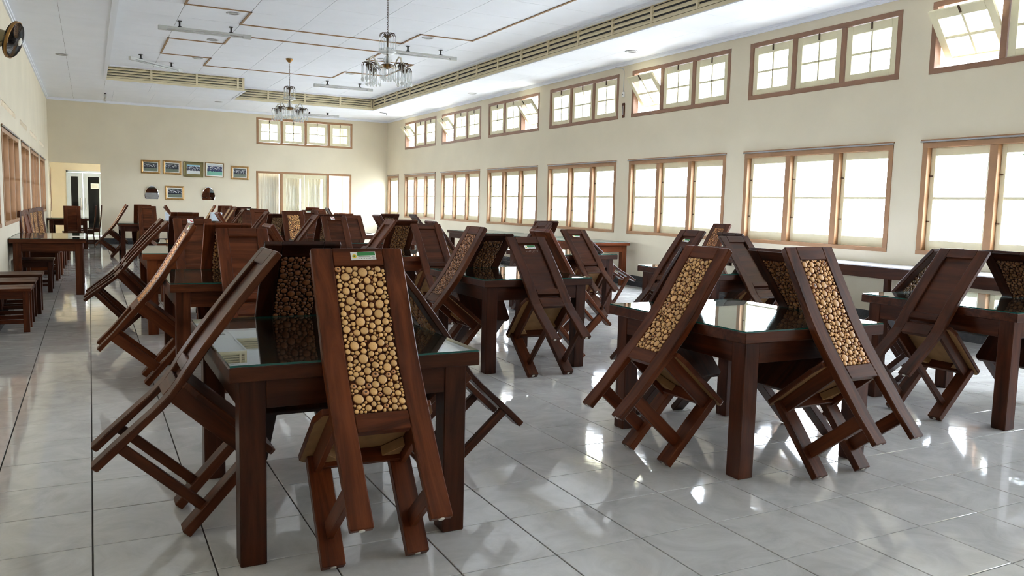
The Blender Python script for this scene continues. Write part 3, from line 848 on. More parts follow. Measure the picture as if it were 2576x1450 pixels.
def pack(w, h, seed, rmax=0.0185, rmin=0.0042):
    """round slices packed into a w x h field"""
    rnd = random.Random(seed); out = []
    def ok(x, y, r):
        if x < r or x > w - r or y < r or y > h - r: return False
        for a, b, c in out:
            if abs(a - x) < c + r and (a - x) ** 2 + (b - y) ** 2 < (c + r + 0.0002) ** 2: return False
        return True
    for r, tries in ((rmax, 30), (0.0150, 60), (0.0125, 300), (0.0106, 900), (0.0088, 1600), (0.0070, 2000), (0.0054, 2500), (rmin, 2500)):
        for _ in range(tries):
            x, y = rnd.uniform(0, w), rnd.uniform(0, h); rr = r * rnd.uniform(0.93, 1.05)
            if ok(x, y, rr): out.append((x, y, rr))
    # grow each slice until it meets a neighbour
    for _ in range(2):
      res = []
      for i, (x, y, r) in enumerate(out):
        # slide towards the roomier side, then grow
        for _k in range(6):
            dx, dy = rnd.uniform(-1, 1) * r * 0.25, rnd.uniform(-1, 1) * r * 0.25
            def room(px, py):
                q = min(px, w - px, py, h - py)
                for j, (a, b, c) in enumerate(out):
                    if j != i and abs(a - px) < 0.05 and abs(b - py) < 0.05:
                        c2 = res[j] if j < i else out[j]
                        q = min(q, math.hypot(c2[0] - px, c2[1] - py) - c2[2])
                return q
            if room(x + dx, y + dy) > room(x, y): x, y = x + dx, y + dy
        g_ = room(x, y)
        res.append((x, y, min(max(r * 0.98, g_), r * 1.35)))
      out = res
    return res
def slice_geo(bm, lr, ln, rnd, x, y, z, ax, ay, az, r, n):
    """domed slice: centre, two rings, base; ax/ay span the face, az is outward"""
    ph = rnd.uniform(0, 6.28); e1 = rnd.uniform(0.02, 0.10); rv = rnd.random()
    def V(fr, hgt, radv):
        vs = []
        for k in range(n):
            a = 2 * PI * k / n
            rr = r * fr * (1 + e1 * math.cos(2 * a + ph) * 0.6 - e1 * 0.6)
            p = Vector((x, y, z)) + ax * (rr * math.cos(a)) + ay * (rr * math.sin(a)) + az * hgt
            v = bm.verts.new(p); v[lr] = radv; v[ln] = rv; vs.append(v)
        return vs
    base = V(1.0, 0, 1.0); rim = V(0.98, 0.0065, 1.0); r1 = V(0.86, 0.0095, 0.80); r2 = V(0.45, 0.0112, 0.40)
    c = bm.verts.new(Vector((x, y, z)) + az * 0.0117); c[lr] = 0.0; c[ln] = rv
    for a, b in ((base, rim), (rim, r1), (r1, r2)):
        for k in range(n): bm.faces.new((a[k], a[(k+1) % n], b[(k+1) % n], b[k]))
    for k in range(n): bm.faces.new((r2[k], r2[(k+1) % n], c))
def slices_joined(t, rear, za, zb, seed, rec=0.011, n=9):
    bm = bmesh.new(); lr = bm.verts.layers.float.new('rad'); ln = bm.verts.layers.float.new('rnd')
    rnd = random.Random(seed); w = 2 * (HW - PW)
    for x, s, r in pack(w, zb - za, seed, rmin=0.0062):
        z = za + s; P_ = slice_frame(t, rear, x - w / 2, z, rec if rear else 0.008)
        slice_geo(bm, lr, ln, rnd, *P_[0], P_[1], P_[2], P_[3], r, n)
    me = bpy.data.meshes.new('log_slices'); bm.to_mesh(me); bm.free()
    me.materials.append(slice_mat())
    for p in me.polygons: p.use_smooth = True
    return me
def slice_frame(t, rear, x, z, rec):
    tab = REAR[t] if rear else FRONT[t]
    y = interp(tab, z); dy = (interp(tab, z + 0.02) - interp(tab, z - 0.02)) / 0.04
    tz = Vector((0, dy, 1)).normalized(); ax = Vector((1, 0, 0))
    nrm = ax.cross(tz)          # points to -y
    if rear: return ((x, y + rec, z), ax, tz, nrm)
    return ((x, y - rec, z), ax, tz, -nrm)
# unit slices shared by the chairs whose slices are separate objects
UNIT = []
for k in range(10):
    bm = bmesh.new(); lr = bm.verts.layers.float.new('rad'); ln = bm.verts.layers.float.new('rnd')
    slice_geo(bm, lr, ln, random.Random(50 + k), 0, 0, 0, Vector((0.01, 0, 0)) * 100, Vector((0, 0.01, 0)) * 100, Vector((0, 0, 1)), 0.012, 14)
    for v in bm.verts: v[ln] = (k + 0.5) / 10 if k < 9 else 0.95
    me = bpy.data.meshes.new('log_slice'); bm.to_mesh(me); bm.free(); me.materials.append(slice_mat())
    for p in me.polygons: p.use_smooth = True
    UNIT.append(me)

SEAT_Z0, SEAT_Z1 = 0.434, 0.462
def chair_proto(t, disc_seed=None, separate=None):
    """t = 'D' or 'P'; separate = 'rear' / 'front' makes every log slice of that face its own object"""
    root = empty('dining_chair')
    top = TOPZ[t]
    for s in (-1, 1):
        xa, xb = sorted((s * HW, s * (HW - PW)))
        zs = sorted({z for z, _ in REAR[t]} | {z for z, _ in FRONT[t]})
        rings = [[(xa, interp(REAR[t], z), z), (xb, interp(REAR[t], z), z), (xb, interp(FRONT[t], z), z), (xa, interp(FRONT[t], z), z)] for z in zs]
        MB().ring_strip(rings, 0, 0.004).obj('back_post', wood('z'), root)
        xa, xb = sorted((s * 0.205, s * 0.118))
        MB().box((xa, -0.040, 0), (xb, 0.0, SEAT_Z0), bev=0.003).obj('leg', wood('z'), root)
        xa, xb = sorted((s * 0.158, s * 0.182))
        MB().box((xa, interp(FRONT[t], .4) - 0.004, 0.362), (xb, -0.038, SEAT_Z0), bev=0.002).obj('apron', wood('y'), root)
        zc_ = (0.100, 0.166) if t == 'D' else (0.098, 0.138)
        xa, xb = sorted((s * 0.148, s * 0.174))
        MB().box((xa, interp(FRONT[t], .13) - 0.006, zc_[0]), (xb, -0.036, zc_[1]), bev=0.003).obj('stretcher', wood('y'), root)
        cb = MB(); xa = s * 0.156
        cb.prism([(xa, -0.064), (xa - s * 0.075, -0.064), (xa, -0.15)], 'z', 0.39, 0.43, 0, 0.002)
        cb.obj('corner_block', M_RAWWOOD, root)
        pd = MB()
        pd.lathe([(0.011, -0.003), (0.012, 0.0005)], 10, 0, (s * 0.162, -0.022, 0))
        pd.lathe([(0.011, -0.003), (0.012, 0.0005)], 10, 0, (s * 0.140, (interp(REAR[t], 0) + interp(FRONT[t], 0)) / 2, 0))
        pd.obj('felt_pad', M_PAD, root)
    MB().box((-0.158, -0.062, 0.372), (0.158, -0.040, SEAT_Z0), bev=0.002).obj('apron', wood('x'), root)
    # seat board with clipped front corners; raw wood beneath
    sy = interp(FRONT[t], .45) - 0.006
    poly = [(-0.205, sy), (0.205, sy), (0.2275, sy + 0.06), (0.2275, 0.008), (0.205, 0.030), (-0.205, 0.030), (-0.2275, 0.008), (-0.2275, sy + 0.06)]
    sm = MB().prism(poly, 'z', SEAT_Z0, SEAT_Z1, 0, 0.004)
    for f in sm.bm.faces:
        f.normal_update()
    bmesh.ops.recalc_face_normals(sm.bm, faces=sm.bm.faces)
    for f in sm.bm.faces:
        if f.normal.z < -0.9: f.material_index = 1
    sm.obj('seat', [wood('y'), M_RAWWOOD], root)
    xi = HW - PW
    if t == 'D':
        z0, z1 = 0.414, 1.006
        plate(t, -xi, xi, z1, top, n=3).obj('top_rail', wood('x'), root)
        plate(t, -xi, xi, 0.343, z0, n=3).obj('lower_rail', wood('x'), root)
        panel = plate(t, -xi, xi, z0, z1, 0.011, 0.010, n=14, bev=0).obj('back_panel', wood('z'), root)
    else:
        z0, z1 = 0.520, 1.000
        plate(t, -xi, xi, z1, top, n=3).obj('top_rail', wood('x'), root)
        plate(t, -xi, xi, 0.472, z0, n=2).obj('middle_rail', wood('x'), root)
        plate(t, -xi, xi, 0.352, 0.434, n=2).obj('lower_rail', wood('x'), root)
        panel = plate(t, -xi, xi, z0, z1, 0.017, 0.008, n=12, bev=0).obj('back_panel', wood('x'), root)
    rear = (t == 'D')
    if separate is None:
        if disc_seed is not None:
            link('log_slices', DISCS[(t, disc_seed)], panel, kind='stuff')
    else:
        rnd = random.Random(disc_seed); w = 2 * xi
        P_ = pack(w, z1 - z0, disc_seed)
        for x, s, r in P_[:298]:
            p, ax, az, nr = slice_frame(t, rear, x - w / 2, z0 + s, 0.011 if rear else 0.008)
            R3 = Matrix((ax, az, nr)).transposed() @ Matrix.Rotation(rnd.uniform(0, 6.28), 3, 'Z')
            o = link('log_slice', rnd.choice(UNIT), panel)
            k = r / 0.012
            o.matrix_local = Matrix.Translation(p) @ R3.to_4x4() @ Matrix.Diagonal((k, k, 0.8 + 0.2 * k, 1))
    return root
DISCS = {}
for sd in (11, 12): DISCS[('D', sd)] = slices_joined('D', True, 0.414, 1.006, sd)
for sd in (21, 22): DISCS[('P', sd)] = slices_joined('P', False, 0.520, 1.000, sd)
PROTO = {}
def get_proto(t, sd):
    if (t, sd) not in PROTO:
        PROTO[(t, sd)] = [chair_proto(t, sd), False]
    return PROTO[(t, sd)]

def sticker(parent, t, x, z, kind, rear=True, rot=0.0, y_in=0.0):
    """small paper label on the chair back"""
    tab = REAR[t] if rear else FRONT[t]
    y = interp(tab, z); dy = (interp(tab, z + 0.02) - interp(tab, z - 0.02)) / 0.04
    s = MB()
    if kind == 'green':
        w, h = 0.050, 0.0175
        s.box((-w, -h, 0), (w, h, 0.0006), 0)
        s.box((-w + 0.026, 0.001, 0.0006), (w - 0.003, h - 0.0015, 0.0011), 1)
        s.lathe([(0.0085, 0.0006), (0.0085, 0.0012)], 16, 2, (-w + 0.014, -0.001, 0))
        s.lathe([(0.0040, 0.0012), (0.0040, 0.0016)], 12, 1, (-w + 0.014, -0.001, 0))
        s.box((-w + 0.029, -0.0046, 0.0006), (w - 0.024, -0.0032, 0.001), 3); s.box((w - 0.015, -0.0048, 0.0006), (w - 0.005, -0.003, 0.001), 3)
        for a, b in ((0.033, 0.035), (0.039, 0.045), (0.049, 0.055), (0.059, 0.064), (0.069, 0.079), (0.086, 0.095)):
            s.box((-w + a, -0.0128, 0.0006), (-w + b, -0.0108, 0.001), 3)
        s.box((-w + 0.027, -0.0082, 0.0006), (w - 0.003, -0.0077, 0.001), 3)
    elif kind == 'red':
        w, h = 0.027, 0.027
        s.box((-w, -h, 0), (w, h, 0.0006), 0)
        pts = [(-0.02 + 0.04 * i / 8, 0.006 + 0.010 * math.sin(i / 8 * PI * 1.5 + 0.6)) for i in range(9)]
        for (xa, ya), (xb, yb) in zip(pts[:-1], pts[1:]):
            s.ring_strip([[(xa, ya - 0.006, 0.0006), (xa, ya + 0.004, 0.0006), (xa, ya + 0.004, 0.0011), (xa, ya - 0.006, 0.0011)],
                          [(xb, yb - 0.006, 0.0006), (xb, yb + 0.004, 0.0006), (xb, yb + 0.004, 0.0011), (xb, yb - 0.006, 0.0011)]], 4)
        s.box((-0.02, -0.019, 0.0006), (0.02, -0.016, 0.001), 3); s.box((-0.016, -0.012, 0.0006), (0.018, -0.010, 0.001), 3)
    else:      # white chalk handwriting, too small to read
        rnd = random.Random(3)
        xx = -0.05
        for grp in range(9):
            pts = [(xx + 0.0035 * i, -0.002 + rnd.uniform(-0.004, 0.005), 0.0008) for i in range(3)]
            s.tube(pts, 0.0007, 4, 0); xx += 0.0125
        for grp in range(2):
            pts = [(0.0 + grp * 0.012 + 0.0035 * i, -0.017 + rnd.uniform(-0.004, 0.005), 0.0008) for i in range(3)]
            s.tube(pts, 0.0007, 4, 0)
    o = s.obj('handwriting' if kind == 'chalk' else 'sticker', [M_WHITE, M_GREEN, M_YEL, M_INK, M_RED], parent)
    tz = Vector((0, dy, 1)).normalized(); ax = Vector((1, 0, 0)); nr = ax.cross(tz)
    if not rear: nr = -nr; ax = -ax
    R3 = Matrix((ax, tz, nr)).transposed() @ Matrix.Rotation(rot, 3, 'Z')
    o.matrix_local = Matrix.Translation(Vector((x, y + y_in, z)) + nr * 0.0012) @ R3.to_4x4()
    o['label'] = {'green': 'white sticker with green band and yellow round emblem', 'red': 'white sticker with red swoosh mark', 'chalk': 'small white handwriting'}[kind]
    return o

def lean(t, th, h):
    """distance of the front feet outside the table edge so that the back just touches the edge"""
    best = None
    z = 0.5
    while z < 1.07:
        y = interp(FRONT[t], z)
        z2 = -y * math.sin(th) + z * math.cos(th)
        if z2 >= h: return y * math.cos(th) + z * math.sin(th) + 0.002
        z += 0.004
    return 0.1
def place(proto, used_flag, loc, rot, label, tone, group):
    o = proto if not used_flag else dup(proto)
    o.location = loc; o.rotation_euler = rot
    tag(o, label, 'chair', group)
    tint(o, tone)
    return o
def disc_tone(o, c):
    for ch in o.children:
        if ch.name.startswith('back_panel'):
            for s in ch.children: s.color = (c[0], c[1], c[2], 1)
GROUP_L = 'chairs tipped forward against the tables'
def chair(key, side, t, label, tone='mid', th=0.74, off=0.0, yaw=0.0, sd=None, sep=False, disc=(1, 1, 1), stick=None, push=0.0):
    x0, x1, y0, y1, h, _ = TABLES[key]
    xm, ym = (x0 + x1) / 2, (y0 + y1) / 2
    d = lean(t, th, h) + push
    if side == 'near': loc, rz = (xm + off, y0 - d, 0), 0
    elif side == 'far': loc, rz = (xm + off, y1 + d, 0), PI
    elif side == 'left': loc, rz = (x0 - d, ym + off, 0), -PI / 2
    else: loc, rz = (x1 + d, ym + off, 0), PI / 2
    if sep:
        p = chair_proto(t, sd or 31, 'x'); used = False
    else:
        sd = sd or (11 if t == 'D' else 21)
        rec = get_proto(t, sd); p, used = rec[0], rec[1]; rec[1] = True
        if not used: rec[1] = True
    tn = TONE[tone] if isinstance(tone, str) else tone
    jit = 1 + random.uniform(-0.07, 0.07)
    # the feet turn on their front lower edge
    o = place(p, used, loc, (-th, 0, rz + yaw), label, [c * jit for c in tn], GROUP_L)
    disc_tone(o, disc)
    STICK.append((o, t, stick))
    return o
STICK = []
DK = (0.42, 0.36, 0.34)      # darker stained slices
# --- front row
chair('A', 'near', 'D', 'reddish chair with pale log-slice back and green sticker, nearest the camera', 'red', 0.690, 0.018, -0.03, 31, True, (1.22, 1.14, 1.02), ('green', 0.02, 1.045))
chair('A', 'left', 'P', 'plain-backed brown chair tipped against left edge of the nearest table', 'mid', 0.745, 0.0, 0.0, 22)
chair('A', 'far', 'P', 'very dark chair facing us across the nearest table, stained log slices', (0.26, 0.23, 0.24), 0.70, 0.0, 0.0, 33, True, (0.30, 0.17, 0.12))
chair('A', 'right', 'P', 'dark chair leaning on right edge of the nearest table, grey top end', 'brown', 0.73, -0.02, 0.0, 34, True, (0.66, 0.5, 0.4))
chair('B', 'near', 'D', 'brown chair with pale log-slice back at front middle table, nearer right corner', 'mid', 0.688, 0.095, 0.034, 35, True, (1.15, 1.0, 0.9), None)
chair('B', 'left', 'D', 'orange-brown chair with pale log-slice back at left edge of front middle table', 'red', 0.745, -0.05, 0.0, 36, True, (1.15, 1.02, 0.92))
chair('B', 'right', 'P', 'dark chair facing left across the front middle table, log slices showing', 'brown', 0.765, 0.0, 0.0, 37, True, (0.50, 0.34, 0.25))
chair('B', 'far', 'P', 'dark chair mostly hidden behind the front middle table, black seat below', 'dark', 0.77, 0.01, 0.0, 21, False, DK)
chair('D', 'left', 'P', 'dark plain-backed chair at left edge of the front right table', 'brown', 0.79, -0.02, 0.0, 22, False)
chair('D', 'far', 'P', 'dark chair half hidden at the far edge of the front right table', 'dark', 0.82, 0.06, 0.0, 21, False, DK)
chair('D', 'right', 'P', 'black-brown chair facing left, cut off by the right picture edge', 'dark', 0.82, -0.04, 0.0, 22, False, (0.35, 0.26, 0.22))
# --- second row
chair('F', 'near', 'P', 'reddish plain-backed chair at near edge of the second left-row table', 'red', 0.755, 0.03, 0.0, 21)
chair('F', 'left', 'D', 'orange-brown S-curved log-slice chair at left edge of second left-row table', 'orange', 0.715, -0.09, 0.0, 11, False, (1.25, 1.0, 0.85), ('green', 0.06, 1.045))
chair('F', 'far', 'P', 'reddish chair facing us behind the second left-row table, stained slices', 'red', 0.70, 0.03, 0.0, 22, False, (0.55, 0.38, 0.25))
chair('F', 'right', 'D', 'dark red chair leaning left on right edge of second left-row table', 'red', 0.715, 0.05, 0.0, 12)
chair('C', 'near', 'P', 'dark plain-backed chair with green sticker and handwriting, second middle-row table', 'brown', 0.86, 0.0, 0.0, 21, False, (1, 1, 1), ('green', 0.005, 0.962))
chair('C', 'left', 'D', 'brown log-slice chair leaning right on left edge of second middle-row table', 'mid', 0.70, 0.0, 0.0, 12, False, (0.50, 0.33, 0.27))
chair('C', 'far', 'P', 'very dark chair facing us over the second middle-row table', 'dark', 0.86, 0.02, 0.0, 22, False, (0.42, 0.29, 0.22))
chair('C', 'right', 'D', 'orange-red chair leaning left on right edge of second middle-row table', 'orange', 0.745, -0.03, 0.0, 11)
chair('E', 'left', 'P', 'dark plain-backed chair with green sticker at left of second right-row table', 'brown', 0.72, 0.02, 0.0, 21, False, (1, 1, 1), ('green', -0.01, 0.95))
chair('E', 'near', 'P', 'grey-brown plain-backed chair at near edge of second right-row table', 'dark', 0.83, 0.0, 0.0, 22)
chair('E', 'right', 'P', 'dark chair showing only its edge at right of second right-row table', 'dark', 0.78, 0.0, 0.0, 21, False, DK)
# --- third row
chair('G', 'near', 'P', 'reddish plain-backed chair with red and white sticker, third left-row table', 'mid', 0.74, -0.02, 0.0, 21, False, (1, 1, 1), ('red', -0.02, 1.035))
chair('G', 'left', 'P', 'nearer dark chair of two at left edge of third left-row table', 'brown', 0.83, -0.33, 0.0, 22)
chair('G', 'left', 'P', 'farther dark chair of two at left edge of third left-row table', 'brown', 0.80, 0.28, 0.0, 21)
chair('G', 'far', 'P', 'dark chair facing us at far edge of third left-row table', 'dark', 0.74, 0.02, 0.0, 22, False, DK)
chair('G', 'right', 'D', 'small grey chair end at right edge of third left-row table', 'mid', 0.86, 0.0, 0.0, 12)
chair('H', 'near', 'P', 'brown plain-backed chair at near edge of third middle-row table', 'brown', 0.81, 0.06, 0.0, 22)
chair('H', 'left', 'P', 'brown grooved chair leaning right on left edge of third middle-row table', 'mid', 0.71, 0.0, 0.0, 21)
chair('H', 'far', 'P', 'dark chair with dim log slices facing us at third middle-row table', 'brown', 0.73, 0.02, 0.0, 22, False, (0.52, 0.38, 0.28))
chair('H', 'right', 'P', 'brown chair leaning left on right edge of third middle-row table', 'mid', 0.74, 0.0, 0.0, 21, False, (0.5, 0.36, 0.28))
chair('I', 'near', 'P', 'dark plain-backed chair with green sticker at third right-row table', 'brown', 0.91, 0.0, 0.0, 22, False, (1, 1, 1), ('green', 0.0, 0.955))
chair('I', 'left', 'P', 'purplish chair partly hidden at left edge of third right-row table', 'brown', 0.72, 0.0, 0.0, 21)
chair('I', 'far', 'P', 'black-brown chair facing us before the windows at third right-row table', 'dark', 0.70, -0.03, 0.0, 22, False, DK)
chair('I', 'right', 'P', 'low-tipped chair whose legs stick out right of third right-row table', 'brown', 0.98, 0.0, 0.0, 21)
# --- fourth row and beyond
chair('J', 'far', 'P', 'dark red chair top facing us at fourth left-row table', 'mid', 0.73, -0.08, 0.0, 22, False, DK)
chair('J', 'right', 'D', 'reddish chair leaning left on right edge of fourth left-row table', 'red', 0.71, 0.0, 0.0, 12)
chair('K', 'near', 'P', 'brown plain-backed chair with red and white sticker at fourth middle-row table', 'brown', 0.76, -0.25, 0.0, 21, False, (1, 1, 1), ('red', -0.02, 1.035))
chair('K', 'left', 'P', 'grooved brown chair leaning right on left edge of fourth middle-row table', 'brown', 0.73, 0.0, 0.0, 22)
chair('K', 'far', 'P', 'very dark chair facing us behind the red-stickered chair', 'dark', 0.71, -0.13, 0.0, 21, False, DK)
chair('K', 'right', 'D', 'dark chair end leaning left on right edge of fourth middle-row table', 'brown', 0.70, 0.0, 0.0, 12)
chair('L', 'near', 'D', 'pale log-slice chair at the fifth middle-row table, left one', 'brown', 0.71, 0.12, 0.0, 11, False, (0.95, 0.8, 0.66))
chair('L', 'left', 'P', 'grooved chair leaning right on left edge of fifth middle-row table', 'brown', 0.73, 0.0, 0.0, 22)
chair('L', 'far', 'P', 'dark chair behind the pale log-slice chair of the fifth row', 'dark', 0.84, 0.02, 0.0, 21, False, DK)
chair('M', 'near', 'P', 'plain-backed brown chair right beside the red-stickered chair, one row back', 'brown', 0.83, 0.0, 0.0, 22)
chair('M', 'far', 'P', 'dark red chair top facing us at right table of the fifth row', 'red', 0.78, 0.04, 0.0, 21, False, DK)
chair('N', 'far', 'P', 'dark chair facing us at the fifth right-row table near the corner', 'dark', 0.76, -0.10, 0.0, 22, False, DK)
chair('N', 'right', 'P', 'dark chair leaning left on right edge of the fifth right-row table', 'dark', 0.74, 0.0, 0.0, 21, False, DK)
chair('O', 'near', 'P', 'plain-backed brown chair before the glazed doors, sixth middle row', 'mid', 0.72, 0.0, 0.0, 21)
chair('O', 'left', 'P', 'grooved chair leaning right on left edge of sixth middle-row table', 'brown', 0.73, 0.0, 0.0, 22)
chair('P', 'near', 'P', 'plain-backed chair with small green sticker at sixth-row right table', 'brown', 0.74, -0.12, 0.0, 22, False, (1, 1, 1), ('green', -0.02, 1.04))
chair('P', 'far', 'P', 'dark chair top facing us at sixth-row right table', 'dark', 0.73, 0.06, 0.0, 21, False, DK)
chair('Q', 'near', 'P', 'plain-backed chair with pale sticker at seventh middle-row table', 'brown', 0.76, -0.02, 0.0, 21, False, (1, 1, 1), ('green', 0.0, 1.04))
chair('Q', 'far', 'P', 'very dark chair facing us at seventh middle-row table', 'dark', 0.72, 0.0, 0.0, 22, False, DK)
chair('Q', 'left', 'D', 'nearer chair of two at left edge of seventh middle-row table', 'mid', 0.74, -0.28, 0.0, 12)
chair('Q', 'left', 'D', 'farther chair of two at left edge of seventh middle-row table', 'mid', 0.72, 0.28, 0.0, 11)
chair('R', 'far', 'P', 'dark red chair facing us at the farthest middle-row table', 'red', 0.70, 0.0, 0.0, 21, False, DK)
chair('R', 'near', 'P', 'plain-backed chair at near edge of the farthest middle-row table', 'brown', 0.74, 0.0, 0.0, 22)
chair('R', 'left', 'D', 'S-curved chair seen edge-on below the right oval mirror', 'orange', 0.70, 0.0, 0.0, 12)
chair('S', 'near', 'P', 'reddish plain-backed chair at near edge of the farthest right-row table', 'mid', 0.78, 0.0, 0.0, 21)
chair('S', 'far', 'P', 'reddish chair facing us at far edge of the farthest right-row table', 'red', 0.70, -0.02, 0.0, 22, False, DK)
chair('S', 'right', 'D', 'chair leaning left on right edge of the farthest right-row table', 'mid', 0.72, 0.0, 0.0, 12)
chair('T', 'near', 'P', 'plain-backed chair at near edge of the dark farthest left-row table', 'mid', 0.74, -0.02, 0.0, 22)
chair('T', 'far', 'P', 'reddish chair with small sticker facing us under the left oval mirror', 'red', 0.68, -0.06, 0.0, 21, False, DK)
chair('T', 'left', 'D', 'nearer S-curved chair of two at left of the farthest left-row table', 'brown', 0.72, -0.28, 0.0, 11)
chair('T', 'left', 'D', 'farther S-curved chair of two at left of the farthest left-row table', 'orange', 0.69, 0.28, 0.0, 12)
chair('T', 'right', 'P', 'nearer chair of two leaning left on the farthest left-row table', 'brown', 0.76, -0.28, 0.0, 22)
chair('T', 'right', 'D', 'farther chair of two leaning left on the farthest left-row table', 'mid', 0.70, 0.28, 0.0, 11)

chair('CT', 'left', 'D', 'log-slice chair tipped alone against the long right-wall counter', 'brown', 0.72, 2.25, 0.0, 12, False, (0.62, 0.42, 0.34))

# --- chairs standing upright
def upright(x, y, rz, t, label, tone, sd=None, disc=(0.7, 0.6, 0.5), group='chairs standing upright', z=0.0):
    sd = sd or (11 if t == 'D' else 21)
    rec = get_proto(t, sd); p, used = rec[0], rec[1]; rec[1] = True
    o = place(p, used, (x, y, z + 0.003), (0, 0, rz), label, TONE[tone], group)
    disc_tone(o, disc)
    STICK.append((o, t, None))
    return o
upright(-0.36, 19.25, 0.0, 'P', 'plain-backed chair standing upright at near edge of far left table', 'mid', 22)
upright(-0.34, 20.2, PI / 2, 'P', 'nearer upright chair of two facing left at far left table', 'dark', 21)
upright(-0.20, 21.3, PI / 2, 'P', 'farther upright chair of two facing left beside the far doorway', 'dark', 22)
for k, (y, t, tn, dy) in enumerate(((11.25, 'P', 'brown', 0.05), (11.95, 'D', 'orange', 0.15), (13.35, 'P', 'brown', 0.1), (14.2, 'P', 'mid', 0.2), (15.5, 'P', 'mid', 0.35))):
    upright(-0.43, y, -PI / 2 - dy, t, 'upright chair with its back to the left wall, %s in line from the camera' % ['first', 'second', 'third', 'fourth', 'fifth'][k], tn, None, (0.75, 0.62, 0.48), 'upright chairs in line along the left wall')
for o, t, st in STICK:
    if st:
        kind, x, z = st
        on_panel = (t == 'P' and z < 1.0)
        sticker(o, t, x, z, kind, True, random.uniform(-0.06, 0.06), 0.010 if on_panel else 0.0)
        if on_panel and abs(z - 0.962) < 1e-6: sticker(o, t, x, z - 0.045, 'chalk', True, 0.0, 0.010)

# ------------------------------------------------------------------ low benches by the left wall
def bench(x0, x1, y0, y1, h, label, tone, z_leg=0.055):
    root = empty('low_bench', ((x0 + x1) / 2, (y0 + y1) / 2, 0))
    tag(root, label, 'bench', 'low wooden benches along the left wall')
    a, b = (x1 - x0) / 2, (y1 - y0) / 2
    w = (2 * b - 0.012) / 2
    for k in range(2):
        ya = -b + k * (w + 0.012)
        MB().box((-a, ya, h - 0.028), (a, ya + w, h), bev=0.004).obj('seat_board', wood('x'), root)
    lm = MB().box((-z_leg / 2, -z_leg / 2, 0), (z_leg / 2, z_leg / 2, h - 0.028), bev=0.003).mesh('leg', wood('z'))
    for sx in (-1, 1):
        for sy in (-1, 1): link('leg', lm, root, (sx * (a - 0.02 - z_leg / 2), sy * (b - 0.02 - z_leg / 2), 0))
    for sy in (-1, 1):
        yy = sy * (b - 0.045)
        MB().box((-a + 0.07, yy - 0.01, h - 0.105), (a - 0.07, yy + 0.01, h - 0.028), bev=0.002).obj('apron', wood('x'), root)
        MB().box((-a + 0.07, yy - 0.01, 0.085), (a - 0.07, yy + 0.01, 0.125), bev=0.002).obj('stretcher', wood('x'), root)
    for sx in (-1, 1):
        xx = sx * (a - 0.045)
        MB().box((xx - 0.01, -b + 0.07, h - 0.105), (xx + 0.01, b - 0.07, h - 0.028), bev=0.002).obj('apron', wood('y'), root)
    tint(root, TONE[tone])
bench(-0.925, -0.505, 5.70, 6.13, 0.43, 'reddish low wooden bench nearest the camera by the left wall', 'red')
bench(-0.925, -0.505, 6.42, 6.95, 0.43, 'brown low wooden bench, middle one by the left wall', 'mid')
bench(-0.925, -0.47, 7.05, 7.52, 0.45, 'dark low wooden bench, farthest of the three by the left wall', 'brown')
bench(-0.87, -0.44, 9.35, 9.95, 0.45, 'dark low bench with pale top pushed under the long left-wall table', 'dark')
tag(MB().box((-0.24, 9.42, 0.7622), (-0.055, 9.72, 0.7640)).obj('paper_sheet', M_WHITE), 'white sheet of paper lying on the long left-wall table', 'paper')

# white boxes far away
def white_box(x0, x1, y0, y1, z, h, label):
    r = empty('white_box', ((x0 + x1) / 2, (y0 + y1) / 2, z + 0.001)); a, b = (x1 - x0) / 2, (y1 - y0) / 2
    tag(r, label, 'box', 'white boxes on the far tables')
    MB().box((-a, -b, 0), (a, b, h * 0.78), bev=0.006).obj('body', M_ALU, r)
    MB().box((-a - 0.012, -b - 0.012, h * 0.78), (a + 0.012, b + 0.012, h), bev=0.006).obj('lid', M_ALU, r)
white_box(1.72, 2.06, 18.75, 19.15, 0.762, 0.20, 'left white box on a table by the far wall')
white_box(2.78, 3.02, 18.63, 18.93, 0.762, 0.22, 'right white box on the farthest middle-row table')

